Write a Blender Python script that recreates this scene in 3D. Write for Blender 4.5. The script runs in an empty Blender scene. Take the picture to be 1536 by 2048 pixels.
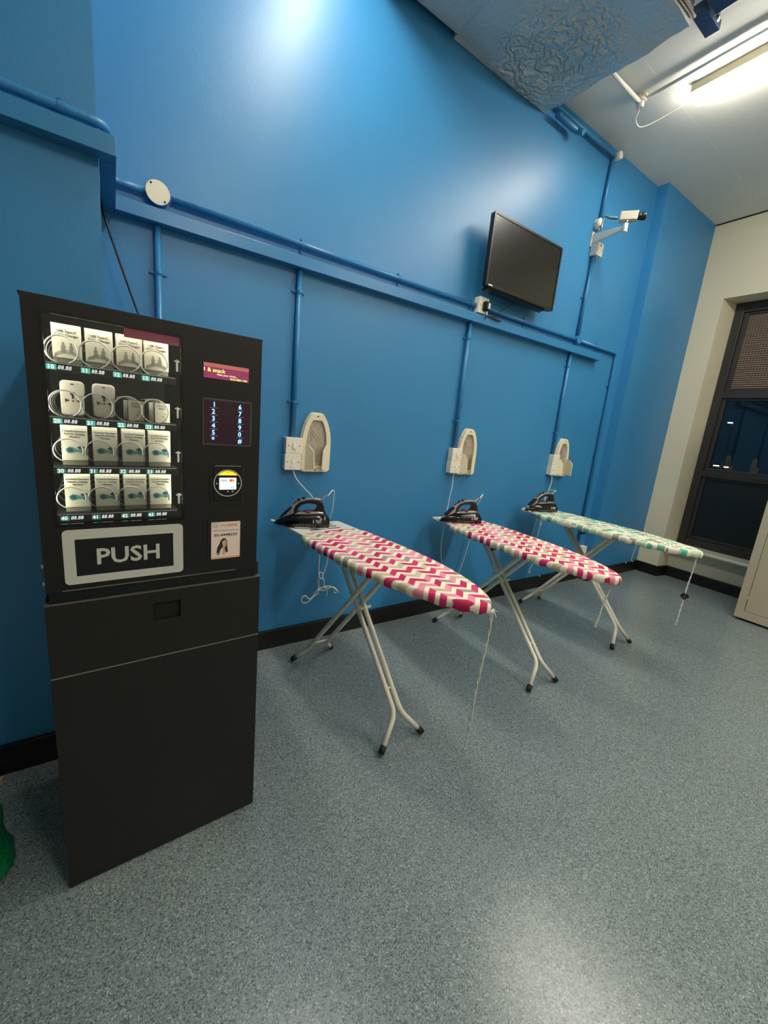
import bpy, bmesh, math, random
from mathutils import Vector, Matrix
random.seed(7)
S = bpy.context.scene
C = S.collection
PI = math.pi

# ------------------------------------------------------------------ camera
cam_d = bpy.data.cameras.new('camera')
cam_d.sensor_fit = 'HORIZONTAL'; cam_d.sensor_width = 36.0
cam_d.lens = 803.68 / 1536 * 36.0
cam_d.clip_start = 0.02; cam_d.clip_end = 200
cam = bpy.data.objects.new('camera', cam_d); C.objects.link(cam)
Rm = ((0.83398836, -0.03860253, 0.55043007),
      (-0.54384829, -0.22606034, 0.80816196),
      (0.09323331, -0.97334812, -0.20952561))
cx = Vector([r[0] for r in Rm]).normalized()
cz = -Vector([r[2] for r in Rm]).normalized()
cy = cz.cross(cx).normalized(); cx = cy.cross(cz)
mw = Matrix((cx, cy, cz)).transposed().to_4x4()
mw.translation = Vector((0, -2.05, 1.29785))
cam.matrix_world = mw
S.camera = cam

# ------------------------------------------------------------------ world, exposure
S.view_settings.view_transform = 'Standard'
S.view_settings.look = 'None'
S.view_settings.gamma = 1.0
S.view_settings.use_curve_mapping = False
S.view_settings.exposure = 0.62
LAMP = 40.0          # luminance of the ceiling lamp diffusers
W = bpy.data.worlds.new('night'); S.world = W; W.use_nodes = True
bg = W.node_tree.nodes['Background']
bg.inputs[0].default_value = (0.02, 0.035, 0.06, 1); bg.inputs[1].default_value = 0.12

# ------------------------------------------------------------------ materials
def lin(c):
    return tuple(((x / 255) / 12.92 if x / 255 <= .04045 else ((x / 255 + .055) / 1.055) ** 2.4) for x in c)

def mat(name, rgb, rough=.5, metal=0., spec=.5, emit=None, es=0., coat=0.):
    m = bpy.data.materials.new(name); m.use_nodes = True
    b = m.node_tree.nodes['Principled BSDF']
    b.inputs['Base Color'].default_value = (*lin(rgb), 1)
    b.inputs['Roughness'].default_value = rough
    b.inputs['Metallic'].default_value = metal
    b.inputs['Specular IOR Level'].default_value = spec
    b.inputs['Coat Weight'].default_value = coat
    if emit:
        b.inputs['Emission Color'].default_value = (*lin(emit), 1)
        b.inputs['Emission Strength'].default_value = es
    return m

class NT:
    """small node helper"""
    def __init__(s, m): s.m = m; s.t = m.node_tree; s.b = s.t.nodes['Principled BSDF']
    def n(s, typ, **kw):
        x = s.t.nodes.new(typ)
        for k, v in kw.items(): setattr(x, k, v)
        return x
    def l(s, a, b): s.t.links.new(a, b)
    def coord(s): return s.n('ShaderNodeTexCoord').outputs['Object']
    def noise(s, scale, detail=3, vec=None, rough=.5):
        x = s.n('ShaderNodeTexNoise'); x.inputs['Scale'].default_value = scale
        x.inputs['Detail'].default_value = detail; x.inputs['Roughness'].default_value = rough
        s.l(vec or s.coord(), x.inputs['Vector']); return x
    def bump(s, h, strength, dist):
        x = s.n('ShaderNodeBump'); x.inputs['Strength'].default_value = strength
        x.inputs['Distance'].default_value = dist
        s.l(h, x.inputs['Height']); s.l(x.outputs[0], s.b.inputs['Normal']); return x
    def ramp(s, fac, stops, const=False):
        x = s.n('ShaderNodeValToRGB'); e = x.color_ramp
        if const: e.interpolation = 'CONSTANT'
        while len(e.elements) < len(stops): e.elements.new(.5)
        for el, (p, c) in zip(e.elements, stops): el.position = p; el.color = (*c, 1)
        s.l(fac, x.inputs[0]); return x.outputs[0]
    def math(s, op, a, b=None, c=None):
        x = s.n('ShaderNodeMath', operation=op)
        for i, v in enumerate((a, b, c)):
            if v is None: continue
            if isinstance(v, (int, float)): x.inputs[i].default_value = v
            else: s.l(v, x.inputs[i])
        return x.outputs[0]

def paint(name, rgb, rough, var=.06, bumpd=.0006, bs=260, spec=.5):
    m = mat(name, rgb, rough, spec=spec); t = NT(m); c = t.coord()
    n = t.noise(1.3, 4, c)
    a = lin(rgb)
    t.l(t.ramp(n.outputs[0], [(.3, tuple(x * (1 - var) for x in a)), (.7, tuple(min(1, x * (1 + var)) for x in a))]), t.b.inputs['Base Color'])
    f = t.noise(bs, 2, c); t.bump(f.outputs[0], .35, bumpd)
    return m

M = {}
M['blue'] = paint('blue_wall_paint', (52, 129, 183), .40, .05, .0009, 120, spec=.5)
M['bluepipe'] = paint('blue_gloss_paint', (48, 124, 178), .33, .03, .0003)
M['cream'] = paint('cream_wall_paint', (214, 207, 182), .55, .03)
M['sill'] = mat('sill_paint', (206, 202, 186), .35)
M['black_skirt'] = mat('black_vinyl_skirting', (16, 15, 15), .38)
M['powder'] = mat('black_powder_coat', (21, 18, 17), .45, spec=.4)
M['powder2'] = mat('dark_brown_powder_coat', (25, 23, 20), .5, spec=.4)
M['inside'] = mat('black_interior', (14, 14, 16), .6)
M['gloss_black'] = mat('gloss_black', (9, 9, 10), .18)
M['black'] = mat('black_plastic', (16, 16, 17), .35)
M['rubber'] = mat('black_rubber', (14, 15, 20), .6)
M['silver'] = mat('silver_print', (196, 194, 186), .5)
M['chrome'] = mat('chrome', (205, 205, 205), .16, 1.)
M['steelwire'] = mat('steel_wire', (225, 225, 222), .3, .8)
M['white'] = mat('white_enamel', (232, 228, 215), .3)
M['legwhite'] = mat('white_leg_enamel', (225, 219, 203), .3)
M['plastic'] = mat('white_plastic', (238, 232, 218), .32)
M['plastic_old'] = mat('cream_plastic', (236, 226, 198), .38)
M['dark'] = mat('dark_hole', (8, 8, 8), .8)
M['white_print'] = mat('white_print', (240, 240, 240), .5)
M['black_print'] = mat('black_print', (25, 25, 25), .6)
M['grey_print'] = mat('grey_print', (120, 118, 112), .6)
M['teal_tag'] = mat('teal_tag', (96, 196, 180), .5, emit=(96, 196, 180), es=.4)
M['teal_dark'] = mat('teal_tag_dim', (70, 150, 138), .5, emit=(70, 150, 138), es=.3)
M['card'] = mat('white_card', (236, 232, 214), .6)
M['card_side'] = mat('grey_card', (150, 146, 134), .6)
M['usb_ink'] = mat('usb_ink', (150, 148, 136), .6)
M['pod_teal'] = mat('pod_teal_print', (92, 165, 158), .5)
M['pod_navy'] = mat('pod_navy_print', (58, 84, 120), .5)
M['red_print'] = mat('red_print', (120, 40, 36), .5)
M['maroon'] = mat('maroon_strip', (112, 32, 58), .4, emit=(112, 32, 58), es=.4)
M['blind'] = mat('brown_blind', (120, 100, 88), .8)
M['winframe'] = mat('window_frame_paint', (40, 38, 35), .45)
M['locker'] = paint('locker_paint', (176, 166, 142), .42, .02, .0002)
M['cord_white'] = mat('white_cord', (228, 226, 220), .6)
M['grey_plastic'] = mat('grey_plastic', (165, 157, 150), .22, .35)
M['camera_beige'] = mat('camera_beige', (196, 190, 172), .45)
M['brown_tape'] = mat('brown_tape', (84, 74, 66), .6)
M['green'] = None
M['lamp'] = mat('lamp_diffuser', (250, 250, 240), .5, emit=(255, 250, 236), es=LAMP)
M['trim_brass'] = mat('lamp_trim', (200, 192, 165), .4)
M['blue_led'] = mat('blue_backlit_digit', (40, 80, 200), .5, emit=(92, 160, 255), es=3.2)
M['key_line'] = mat('pink_key_line', (120, 60, 90), .5, emit=(190, 130, 160), es=.45)
M['keypad'] = mat('keypad_glass', (18, 6, 14), .12, emit=(60, 14, 40), es=.18)
M['screen'] = mat('lcd_screen', (60, 20, 35), .25, emit=(132, 48, 84), es=.75)
M['screen_top'] = mat('lcd_band', (110, 60, 50), .25, emit=(168, 92, 84), es=.7)
M['lcd_text'] = mat('lcd_text', (200, 220, 90), .5, emit=(205, 232, 96), es=1.4)
M['lcd_text2'] = mat('lcd_small_text', (240, 200, 190), .5, emit=(250, 205, 180), es=1.1)
M['reader_screen'] = mat('reader_screen', (230, 235, 240), .3, emit=(225, 236, 246), es=.5)
M['yellow'] = mat('yellow_arc', (220, 200, 40), .4, emit=(228, 208, 44), es=.6)
M['visa_ink'] = mat('navy_ink', (60, 80, 130), .4)
M['circle_red'] = mat('red_circle', (225, 60, 30), .4, emit=(225, 70, 30), es=.4)
M['circle_yellow'] = mat('yellow_circle', (245, 165, 30), .4, emit=(245, 165, 30), es=.4)
M['label_card'] = mat('pale_pink_label', (236, 214, 204), .5)
M['orange'] = mat('orange_print', (226, 160, 120), .5)
M['skin'] = mat('printed_skin', (215, 165, 130), .6)
M['hair'] = mat('printed_dark_hair', (42, 34, 32), .6)
M['led'] = mat('led_strip', (255, 255, 255), .5, emit=(255, 250, 225), es=15.)
M['led_low'] = mat('led_strip_low', (255, 255, 255), .5, emit=(255, 250, 228), es=7.)  # fill glow added under the shelves
M['tv_screen'] = mat('tv_screen', (22, 22, 21), .22, spec=.6)
M['tv_body'] = mat('tv_bezel', (14, 14, 14), .35)
M['duct_dark'] = mat('dark_duct_steel', (62, 84, 116), .38, .7)
M['price_led'] = mat('price_segments', (240, 240, 240), .5, emit=(245, 248, 245), es=.75)
M['streetlight'] = mat('street_light_glow', (255, 230, 190), .5, emit=(255, 236, 205), es=5.)
M['amber'] = mat('amber_brown', (120, 45, 30), .25)
M['water'] = mat('smoked_window', (18, 18, 20), .1)

def glass(name, tint=(1, 1, 1), refl=1.):
    m = bpy.data.materials.new(name); m.use_nodes = True; nt = m.node_tree
    nt.nodes.clear()
    o = nt.nodes.new('ShaderNodeOutputMaterial'); mx = nt.nodes.new('ShaderNodeMixShader')
    tr = nt.nodes.new('ShaderNodeBsdfTransparent'); gl = nt.nodes.new('ShaderNodeBsdfGlossy')
    fr = nt.nodes.new('ShaderNodeFresnel'); fr.inputs[0].default_value = 1.5
    tr.inputs[0].default_value = (*tint, 1); gl.inputs['Roughness'].default_value = .02
    gl.inputs[0].default_value = (refl, refl, refl, 1)
    nt.links.new(fr.outputs[0], mx.inputs[0]); nt.links.new(tr.outputs[0], mx.inputs[1])
    nt.links.new(gl.outputs[0], mx.inputs[2]); nt.links.new(mx.outputs[0], o.inputs[0])
    return m
M['glass'] = glass('clear_glass', (.96, .97, .97), .8)
M['winglass'] = glass('window_glass', (.75, .8, .82), 1.)

def floor_mat():
    m = mat('speckled_vinyl_floor', (120, 135, 140), .22, spec=.6); t = NT(m); c = t.coord()
    v = t.n('ShaderNodeTexVoronoi'); v.inputs['Scale'].default_value = 330; t.l(c, v.inputs['Vector'])
    sep = t.n('ShaderNodeSeparateColor'); t.l(v.outputs['Color'], sep.inputs[0])
    base = t.ramp(sep.outputs[0], [(0, lin((82, 92, 93))), (.13, lin((106, 119, 121))), (.38, lin((124, 138, 139))), (.80, lin((141, 152, 151))), (.95, lin((168, 174, 169)))], True)
    n = t.noise(2.2, 5, c)
    mx = t.n('ShaderNodeMix', data_type='RGBA', blend_type='MULTIPLY'); mx.inputs[0].default_value = 1.
    t.l(base, mx.inputs[6]); t.l(t.ramp(n.outputs[0], [(.3, (.92, .92, .92)), (.7, (1., 1., 1.))]), mx.inputs[7])
    # worn dark scuff streaks with a shape of their own
    sx = t.n('ShaderNodeSeparateXYZ'); t.l(c, sx.inputs[0])
    X, Y = sx.outputs[0], sx.outputs[1]
    def streak(x0, y0, x1, y1, w):
        L = math.hypot(x1 - x0, y1 - y0); ux, uy = (x1 - x0) / L, (y1 - y0) / L
        a = t.math('ADD', t.math('MULTIPLY', t.math('SUBTRACT', X, x0), ux), t.math('MULTIPLY', t.math('SUBTRACT', Y, y0), uy))
        b = t.math('ADD', t.math('MULTIPLY', t.math('SUBTRACT', X, x0), -uy), t.math('MULTIPLY', t.math('SUBTRACT', Y, y0), ux))
        ins = t.math('COMPARE', a, L / 2, L / 2)
        return t.math('MULTIPLY', ins, t.math('COMPARE', b, 0., w))
    s1 = streak(.555, -1.475, .66, -1.545, .0016); s2 = streak(.60, -1.475, .665, -1.53, .0012)
    s3 = streak(.52, -1.46, .545, -1.475, .0015)
    seam = streak(1.03, -.9, 1.03, -3., .0007)
    allm = t.math('MAXIMUM', t.math('MAXIMUM', s1, s2), t.math('MAXIMUM', s3, seam))
    m2 = t.n('ShaderNodeMix', data_type='RGBA'); t.l(t.math('MULTIPLY', allm, .45), m2.inputs[0])
    t.l(mx.outputs[2], m2.inputs[6]); m2.inputs[7].default_value = (*lin((60, 68, 72)), 1)
    t.l(m2.outputs[2], t.b.inputs['Base Color'])
    f = t.noise(420, 2, c); t.bump(f.outputs[0], .3, .0007)
    return m
M['floor'] = floor_mat()

def ceil_mat():
    m = mat('grey_ceiling_plaster', (235, 231, 222), .75); t = NT(m); c = t.coord()
    n = t.noise(1.6, 5, c); f = t.noise(150, 3, c)
    base = t.ramp(n.outputs[0], [(.3, lin((230, 226, 217))), (.7, lin((240, 236, 227)))])
    sx = t.n('ShaderNodeSeparateXYZ'); t.l(c, sx.inputs[0])
    X, Y = sx.outputs[0], sx.outputs[1]
    l1 = t.math('COMPARE', Y, -.455, .004)
    w = t.noise(5, 2, c); gate = t.math('GREATER_THAN', w.outputs[0], .5)
    l1 = t.math('MULTIPLY', l1, gate)
    j1 = t.math('COMPARE', X, 3.75, .003)
    mx = t.n('ShaderNodeMix', data_type='RGBA'); t.l(t.math('MULTIPLY', l1, .6), mx.inputs[0]); t.l(base, mx.inputs[6])
    mx.inputs[7].default_value = (*lin((250, 248, 240)), 1)
    m2 = t.n('ShaderNodeMix', data_type='RGBA'); t.l(t.math('MULTIPLY', j1, .12), m2.inputs[0]); t.l(mx.outputs[2], m2.inputs[6])
    m2.inputs[7].default_value = (*lin((110, 108, 104)), 1)
    t.l(m2.outputs[2], t.b.inputs['Base Color'])
    t.bump(f.outputs[0], .3, .0012)
    return m
M['ceil'] = ceil_mat()

def foil_mat():
    m = mat('foil_wrap', (214, 214, 212), .38, .4); t = NT(m); c = t.coord()
    mp = t.n('ShaderNodeMapping'); mp.inputs['Scale'].default_value = (1, 1.6, 1); t.l(c, mp.inputs[0])
    w = t.noise(7, 2, mp.outputs[0])
    wv = t.n('ShaderNodeTexWave', wave_type='RINGS', rings_direction='SPHERICAL'); wv.inputs['Scale'].default_value = 5.
    wv.inputs['Distortion'].default_value = 16; wv.inputs['Detail'].default_value = 3; wv.inputs['Detail Scale'].default_value = 2.2
    mp2 = t.n('ShaderNodeMapping'); mp2.inputs['Location'].default_value = (-2.04, .27, 0); t.l(c, mp2.inputs[0]);     # wrinkles fade out away from the creased corner
    sx = t.n('ShaderNodeSeparateXYZ'); t.l(mp2.outputs[0], sx.inputs[0])
    cb = t.n('ShaderNodeCombineXYZ'); t.l(sx.outputs[0], cb.inputs[0]); t.l(sx.outputs[1], cb.inputs[1])
    ln2 = t.n('ShaderNodeVectorMath', operation='LENGTH'); t.l(cb.outputs[0], ln2.inputs[0]); t.l(cb.outputs[0], wv.inputs['Vector'])
    fade = t.ramp(ln2.outputs['Value'], [(.12, (1, 1, 1)), (.38, (.08, .08, .08))])
    h = t.math('ADD', t.math('MULTIPLY', wv.outputs['Fac'], fade), t.math('MULTIPLY', w.outputs[0], .25))
    t.bump(h, 1., .016)
    return m
M['foil'] = foil_mat()

def plate_mat():
    m = mat('brushed_alloy_plate', (165, 155, 145), .38, .35); t = NT(m); c = t.coord()
    mp = t.n('ShaderNodeMapping'); mp.inputs['Scale'].default_value = (60, 60, 6); t.l(c, mp.inputs[0])
    n = t.noise(8, 4, mp.outputs[0]); t.bump(n.outputs[0], .3, .001)
    t.l(t.ramp(n.outputs[0], [(.3, lin((160, 148, 136))), (.7, lin((206, 196, 182)))]), t.b.inputs['Base Color'])
    return m
M['plate'] = plate_mat()

def chevron(name, cols, base, half, period, gap, slope):
    m = mat(name, (220, 200, 190), .8, spec=.2); t = NT(m); c = t.coord()
    sx = t.n('ShaderNodeSeparateXYZ'); t.l(c, sx.inputs[0])
    v = t.math('ADD', sx.outputs[0], 10 * half); u = t.math('ADD', sx.outputs[1], 5.)
    pp = t.math('PINGPONG', v, half)
    s = t.math('DIVIDE', t.math('ADD', u, t.math('MULTIPLY', pp, slope)), period)
    fr = t.math('FRACT', s); idx = t.math('FLOOR', s); col = t.math('FLOOR', t.math('DIVIDE', v, half))
    cb = t.n('ShaderNodeCombineXYZ'); t.l(idx, cb.inputs[0]); t.l(col, cb.inputs[1])
    wn = t.n('ShaderNodeTexWhiteNoise', noise_dimensions='2D'); t.l(cb.outputs[0], wn.inputs['Vector'])
    stops = [(i / len(cols), lin(k)) for i, k in enumerate(cols)]
    cr = t.ramp(wn.outputs['Value'], stops, True)
    mx = t.n('ShaderNodeMix', data_type='RGBA'); t.l(t.math('GREATER_THAN', fr, gap), mx.inputs[0])
    mx.inputs[6].default_value = (*lin(base), 1); t.l(cr, mx.inputs[7])
    t.l(mx.outputs[2], t.b.inputs['Base Color'])
    n = t.noise(900, 2, c); t.bump(n.outputs[0], .2, .0006)
    return m
PINK = chevron('pink_zigzag_cloth', [(214, 54, 108), (236, 146, 168), (206, 190, 162), (196, 44, 92), (238, 154, 174), (160, 154, 138), (216, 60, 112), (214, 200, 172)],
               (248, 236, 212), .040, .051, .40, .80)
GREEN = chevron('green_geometric_cloth', [(96, 190, 162), (238, 230, 206), (198, 214, 184), (160, 150, 134), (242, 236, 214), (112, 178, 150), (220, 214, 190), (186, 206, 176), (240, 232, 210)],
                (246, 238, 216), .026, .048, .16, .30)

def bag_mat():
    m = bpy.data.materials.new('green_translucent_plastic'); m.use_nodes = True
    b = m.node_tree.nodes['Principled BSDF']
    b.inputs['Base Color'].default_value = (*lin((10, 128, 78)), 1); b.inputs['Roughness'].default_value = .22
    b.inputs['Transmission Weight'].default_value = .25
    t = NT(m); n = t.noise(26, 4); t.bump(n.outputs[0], .8, .012)
    return m
M['green'] = bag_mat()

# ------------------------------------------------------------------ mesh helpers
def tag(o, label=None, cat=None, group=None, kind=None):
    if label: o['label'] = label
    if cat: o['category'] = cat
    if group: o['group'] = group
    if kind: o['kind'] = kind
    return o

def thing(name, label, cat, loc=(0, 0, 0), rz=0., group=None):
    o = bpy.data.objects.new(name, None); C.objects.link(o)
    o.empty_display_size = .05
    o.location = loc; o.rotation_euler = (0, 0, rz)
    return tag(o, label, cat, group)

def obj(name, bm, mats, parent=None, smooth=False, bevel=0., loc=None, seg=2):
    me = bpy.data.meshes.new(name)
    bmesh.ops.recalc_face_normals(bm, faces=bm.faces)
    bm.to_mesh(me); bm.free()
    if not isinstance(mats, (list, tuple)): mats = [mats]
    for m in mats: me.materials.append(m)
    if smooth:
        for p in me.polygons: p.use_smooth = True
    o = bpy.data.objects.new(name, me); C.objects.link(o)
    if parent: o.parent = parent
    if loc: o.location = loc
    if bevel:
        b = o.modifiers.new('bevel', 'BEVEL'); b.width = bevel; b.segments = seg; b.limit_method = 'ANGLE'
        b.angle_limit = .6
    return o

def B(): return bmesh.new()

def box(bm, x0, x1, y0, y1, z0, z1, mi=0):
    v = [bm.verts.new((x, y, z)) for x in (x0, x1) for y in (y0, y1) for z in (z0, z1)]
    for f in ((0, 1, 3, 2), (4, 6, 7, 5), (0, 4, 5, 1), (2, 3, 7, 6), (0, 2, 6, 4), (1, 5, 7, 3)):
        bm.faces.new([v[i] for i in f]).material_index = mi
    return bm

def prism(bm, poly, a0, a1, axis='z', mi=0):
    """extrude a 2D polygon along an axis; 2D coords fill the other axes in order"""
    def P(p, a):
        if axis == 'z': return (p[0], p[1], a)
        if axis == 'y': return (p[0], a, p[1])
        return (a, p[0], p[1])
    lo = [bm.verts.new(P(p, a0)) for p in poly]; hi = [bm.verts.new(P(p, a1)) for p in poly]
    n = len(poly)
    bm.faces.new(lo).material_index = mi; bm.faces.new(hi[::-1]).material_index = mi
    for i in range(n): bm.faces.new((lo[i], lo[(i + 1) % n], hi[(i + 1) % n], hi[i])).material_index = mi
    return bm

def ringprism(bm, outer, inner, a0, a1, axis='y', mi=0):
    def P(p, a):
        if axis == 'z': return (p[0], p[1], a)
        if axis == 'y': return (p[0], a, p[1])
        return (a, p[0], p[1])
    L = [[bm.verts.new(P(p, a)) for p in poly] for poly, a in ((outer, a0), (inner, a0), (outer, a1), (inner, a1))]
    n = len(outer)
    for i in range(n):
        j = (i + 1) % n
        for a, b in ((L[0], L[1]), (L[2], L[3]), (L[0], L[2]), (L[1], L[3])):
            bm.faces.new((a[i], a[j], b[j], b[i])).material_index = mi
    return bm

def rounded(pts, r, n=5):
    """round the corners of a 3D polyline"""
    pts = [Vector(p) for p in pts]; out = [pts[0]]
    for a, b, c in zip(pts, pts[1:], pts[2:]):
        d1 = (a - b); d2 = (c - b); rr = min(r, d1.length * .49, d2.length * .49)
        p, q = b + d1.normalized() * rr, b + d2.normalized() * rr
        for i in range(n + 1):
            t = i / n; out.append((1 - t) ** 2 * p + 2 * t * (1 - t) * b + t * t * q)
    out.append(pts[-1]); return out

def smoothpath(pts, n=6):
    """catmull-rom through points"""
    P = [Vector(p) for p in pts]; P = [2 * P[0] - P[1]] + P + [2 * P[-1] - P[-2]]; out = []
    for i in range(1, len(P) - 2):
        a, b, c, d = P[i - 1:i + 3]
        for k in range(n):
            t = k / n
            out.append(.5 * ((2 * b) + (c - a) * t + (2 * a - 5 * b + 4 * c - d) * t * t + (-a + 3 * b - 3 * c + d) * t ** 3))
    out.append(P[-2]); return out

def sweep(bm, pts, r, n=10, cap=True, mi=0, closed=False):
    pts = [Vector(p) for p in pts]; rings = []
    rad = r if callable(r) else (lambda t: r)
    N = len(pts); up = None
    for i, p in enumerate(pts):
        if closed: d = pts[(i + 1) % N] - pts[i - 1]
        else: d = pts[min(i + 1, N - 1)] - pts[max(i - 1, 0)]
        if d.length < 1e-9: d = Vector((0, 0, 1))
        d.normalize()
        if up is None:
            up = Vector((0, 0, 1)) if abs(d.z) < .9 else Vector((1, 0, 0))
        side = d.cross(up)
        if side.length < 1e-6: side = d.orthogonal()
        side.normalize(); up = side.cross(d).normalized()
        rr = rad(i / max(1, N - 1))
        rings.append([bm.verts.new(p + side * math.cos(a) * rr + up * math.sin(a) * rr) for a in (2 * PI * k / n for k in range(n))])
    R = range(len(rings) if closed else len(rings) - 1)
    for i in R:
        a, b = rings[i], rings[(i + 1) % len(rings)]
        for k in range(n): 
            f = bm.faces.new((a[k], a[(k + 1) % n], b[(k + 1) % n], b[k])); f.smooth = True; f.material_index = mi
    if cap and not closed:
        bm.faces.new(rings[0][::-1]).material_index = mi; bm.faces.new(rings[-1]).material_index = mi
    return bm

def cyl(bm, p0, p1, r, n=16, mi=0): return sweep(bm, [p0, p1], r, n, True, mi)

def rrect(x0, x1, z0, z1, r, n=5):
    out = []
    for cx_, cz_, a0 in ((x1 - r, z0 + r, -PI / 2), (x1 - r, z1 - r, 0), (x0 + r, z1 - r, PI / 2), (x0 + r, z0 + r, PI)):
        for i in range(n + 1):
            a = a0 + PI / 2 * i / n; out.append((cx_ + r * math.cos(a), cz_ + r * math.sin(a)))
    return out

def loft(bm, rings, cap=True, mi=0):
    V = [[bm.verts.new(p) for p in r] for r in rings]; n = len(V[0])
    for a, b in zip(V, V[1:]):
        for k in range(n): bm.faces.new((a[k], a[(k + 1) % n], b[(k + 1) % n], b[k])).material_index = mi
    if cap:
        bm.faces.new(V[0][::-1]).material_index = mi; bm.faces.new(V[-1]).material_index = mi
    return bm

def text_into(bm, s, size, org, mi=0, xdir=(1, 0, 0), up=(0, 0, 1), depth=.0003, shear=0., align='LEFT', bold=0., width=None):
    """append extruded lettering; org is the baseline start, letters face xdir x up"""
    cu = bpy.data.curves.new('lettering', 'FONT'); cu.body = s; cu.size = size; cu.extrude = depth / 2
    cu.shear = shear; cu.offset = bold; cu.align_x = align; cu.resolution_u = 2
    to = bpy.data.objects.new('lettering', cu); C.objects.link(to)
    bpy.context.view_layer.update()
    dg = bpy.context.evaluated_depsgraph_get()
    me = bpy.data.meshes.new_from_object(to.evaluated_get(dg))
    X = Vector(xdir); U = Vector(up); Nn = X.cross(U); sc = 1.
    if width:
        xs = [v.co.x for v in me.vertices]
        if xs: sc = width / max(1e-6, max(xs) - min(xs))
    O = Vector(org); base = len(bm.verts); vs = []
    for v in me.vertices: vs.append(bm.verts.new(O + X * v.co.x * sc + U * v.co.y + Nn * v.co.z))
    for p in me.polygons:
        try: bm.faces.new([vs[i] for i in p.vertices]).material_index = mi
        except ValueError: pass
    bpy.data.objects.remove(to); bpy.data.curves.remove(cu); bpy.data.meshes.remove(me)
    return bm

def struct(name, bm, m, bevel=0., parent=None, smooth=False):
    o = obj(name, bm, m, parent, smooth, bevel)
    if not parent: o['kind'] = 'structure'
    return o

# ------------------------------------------------------------------ room shell
H = 3.42; XR = 4.785; YB = -5.0; XL = -3.0
bm = box(B(), XL, 5.3, YB, .3, -.1, 0); struct('floor', bm, M['floor'])
bm = box(B(), XL, 5.3, YB, .3, H, H + .1); struct('ceiling', bm, M['ceil'])
bm = box(B(), -.5, XR + .4, 0, .2, 0, H)
prism(bm, [(3.805, .1), (3.805, -.085), (XR + .01, -.085), (XR + .01, .1)], 0, H)
struct('wall_back', bm, M['blue'])
bm = prism(B(), [(XL, .2), (XL, -.40), (-.010, -.40), (-.022, .01), (-.022, .2)], 0, H)
struct('wall_left_pillar', bm, M['blue'])
bm = prism(B(), [(XR, .15), (XR, -.293), (5.03, -.335), (5.25, -.335), (5.25, .15)], 0, H)
box(bm, 4.945, 5.25, -1.9, -.293, 0, .345)
box(bm, XR, 5.25, -1.9, -.293, 2.745, H)
box(bm, XR, 5.25, YB, -1.9, 0, H)
struct('wall_right', bm, M['cream'])
struct('wall_front', box(B(), XL, 5.3, YB - .1, YB, 0, H), M['sill'])
struct('wall_left', box(B(), XL - .1, XL, YB, .2, 0, H), M['sill'])
sk = .108
bm = box(B(), -.02, 3.805, -.02, .0, 0, sk); box(bm, 3.785, 3.805, -.105, -.02, 0, sk); box(bm, 3.805, XR, -.105, -.085, 0, sk)
struct('baseboard_back', bm, M['black_skirt'], .002)
bm = box(B(), XL, -.0, -.42, -.40, 0, sk); struct('baseboard_left', bm, M['black_skirt'], .002)
bm = box(B(), XR - .02, XR, -.313, -.085, 0, sk); prism(bm, [(XR, -.2935), (4.93, -.3185), (4.93, -.340), (XR - .02, -.313)], 0, sk); box(bm, 4.925, 4.945, -1.9, -.293, 0, sk)
struct('baseboard_right', bm, M['black_skirt'], .002)

struct('trim_2', box(B(), XR - .006, XR - .0005, YB + .01, -.09, H - .010, H - .0005), M['dark'])

# window in the right wall
bm = box(B(), 4.80, 5.03, -1.9, -.30, .335, .368); cyl(bm, (4.80, -1.9, .351), (4.80, -.30, .351), .0165, 12)
sill = tag(obj('window_sill', bm, M['sill'], None), kind='structure'); sill.name = 'trim_1'
win = thing('window_1', None, None, (5.0, -.335, .368)); win['kind'] = 'structure'
bm = B(); y0, y1, z0, z1 = -1.565, 0, 0, 2.372
for (a, b, c, d) in ((y0 + .07, -.07, z0, .075), (y0 + .07, -.07, z1 - .085, z1), (-.07, y1, z0, z1), (y0, y0 + .07, z0, z1), (y0 + .07, -.07, 1.50, 1.565), (y0 + .07, -.07, .725, .785)):
    box(bm, 0, .07, a, b, c, d)
obj('window_frame', bm, M['winframe'], win, bevel=.004)
bm = B()
for (c, d) in ((.075, .725), (.785, 1.50), (1.565, 2.287)):
    for (a, b, e, f) in ((y0 + .105, -.105, c, c + .03), (y0 + .105, -.105, d - .02, d), (-.105, -.0705, c, d), (y0 + .0705, y0 + .105, c, d)):
        box(bm, .018, .06, a, b, e, f)
obj('window_sash', bm, M['winframe'], win, bevel=.003)
obj('window_pane', box(B(), .045, .05, y0 + .07, -.07, .785, 1.5), M['winglass'], win)
obj('window_pane', box(B(), .045, .05, y0 + .07, -.07, 1.565, 2.287), M['winglass'], win)
tag(obj('lower_panel', box(B(), .04, .05, y0 + .07, -.07, .075, .725), mat('dark_window_panel', (26, 30, 30), .25), win), 'dark lower window panel')
bm = B()
for i in range(36):
    z = 1.57 + i * .0198; prism(bm, [(.040, z), (.029, z + .009), (.040, z + .0175)], y0 + .106, -.106, 'y')
    for k in range(0): pass
tb = mat('woven_blind', (118, 99, 88), .8); t = NT(tb); c = t.coord()
wv = t.n('ShaderNodeTexWave', bands_direction='Y'); wv.inputs['Scale'].default_value = 14; t.l(c, wv.inputs['Vector'])
t.l(t.ramp(wv.outputs['Fac'], [(.0, lin((98, 84, 74))), (.35, lin((142, 126, 114)))]), t.b.inputs['Base Color'])
obj('blind', bm, tb, win)
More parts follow.
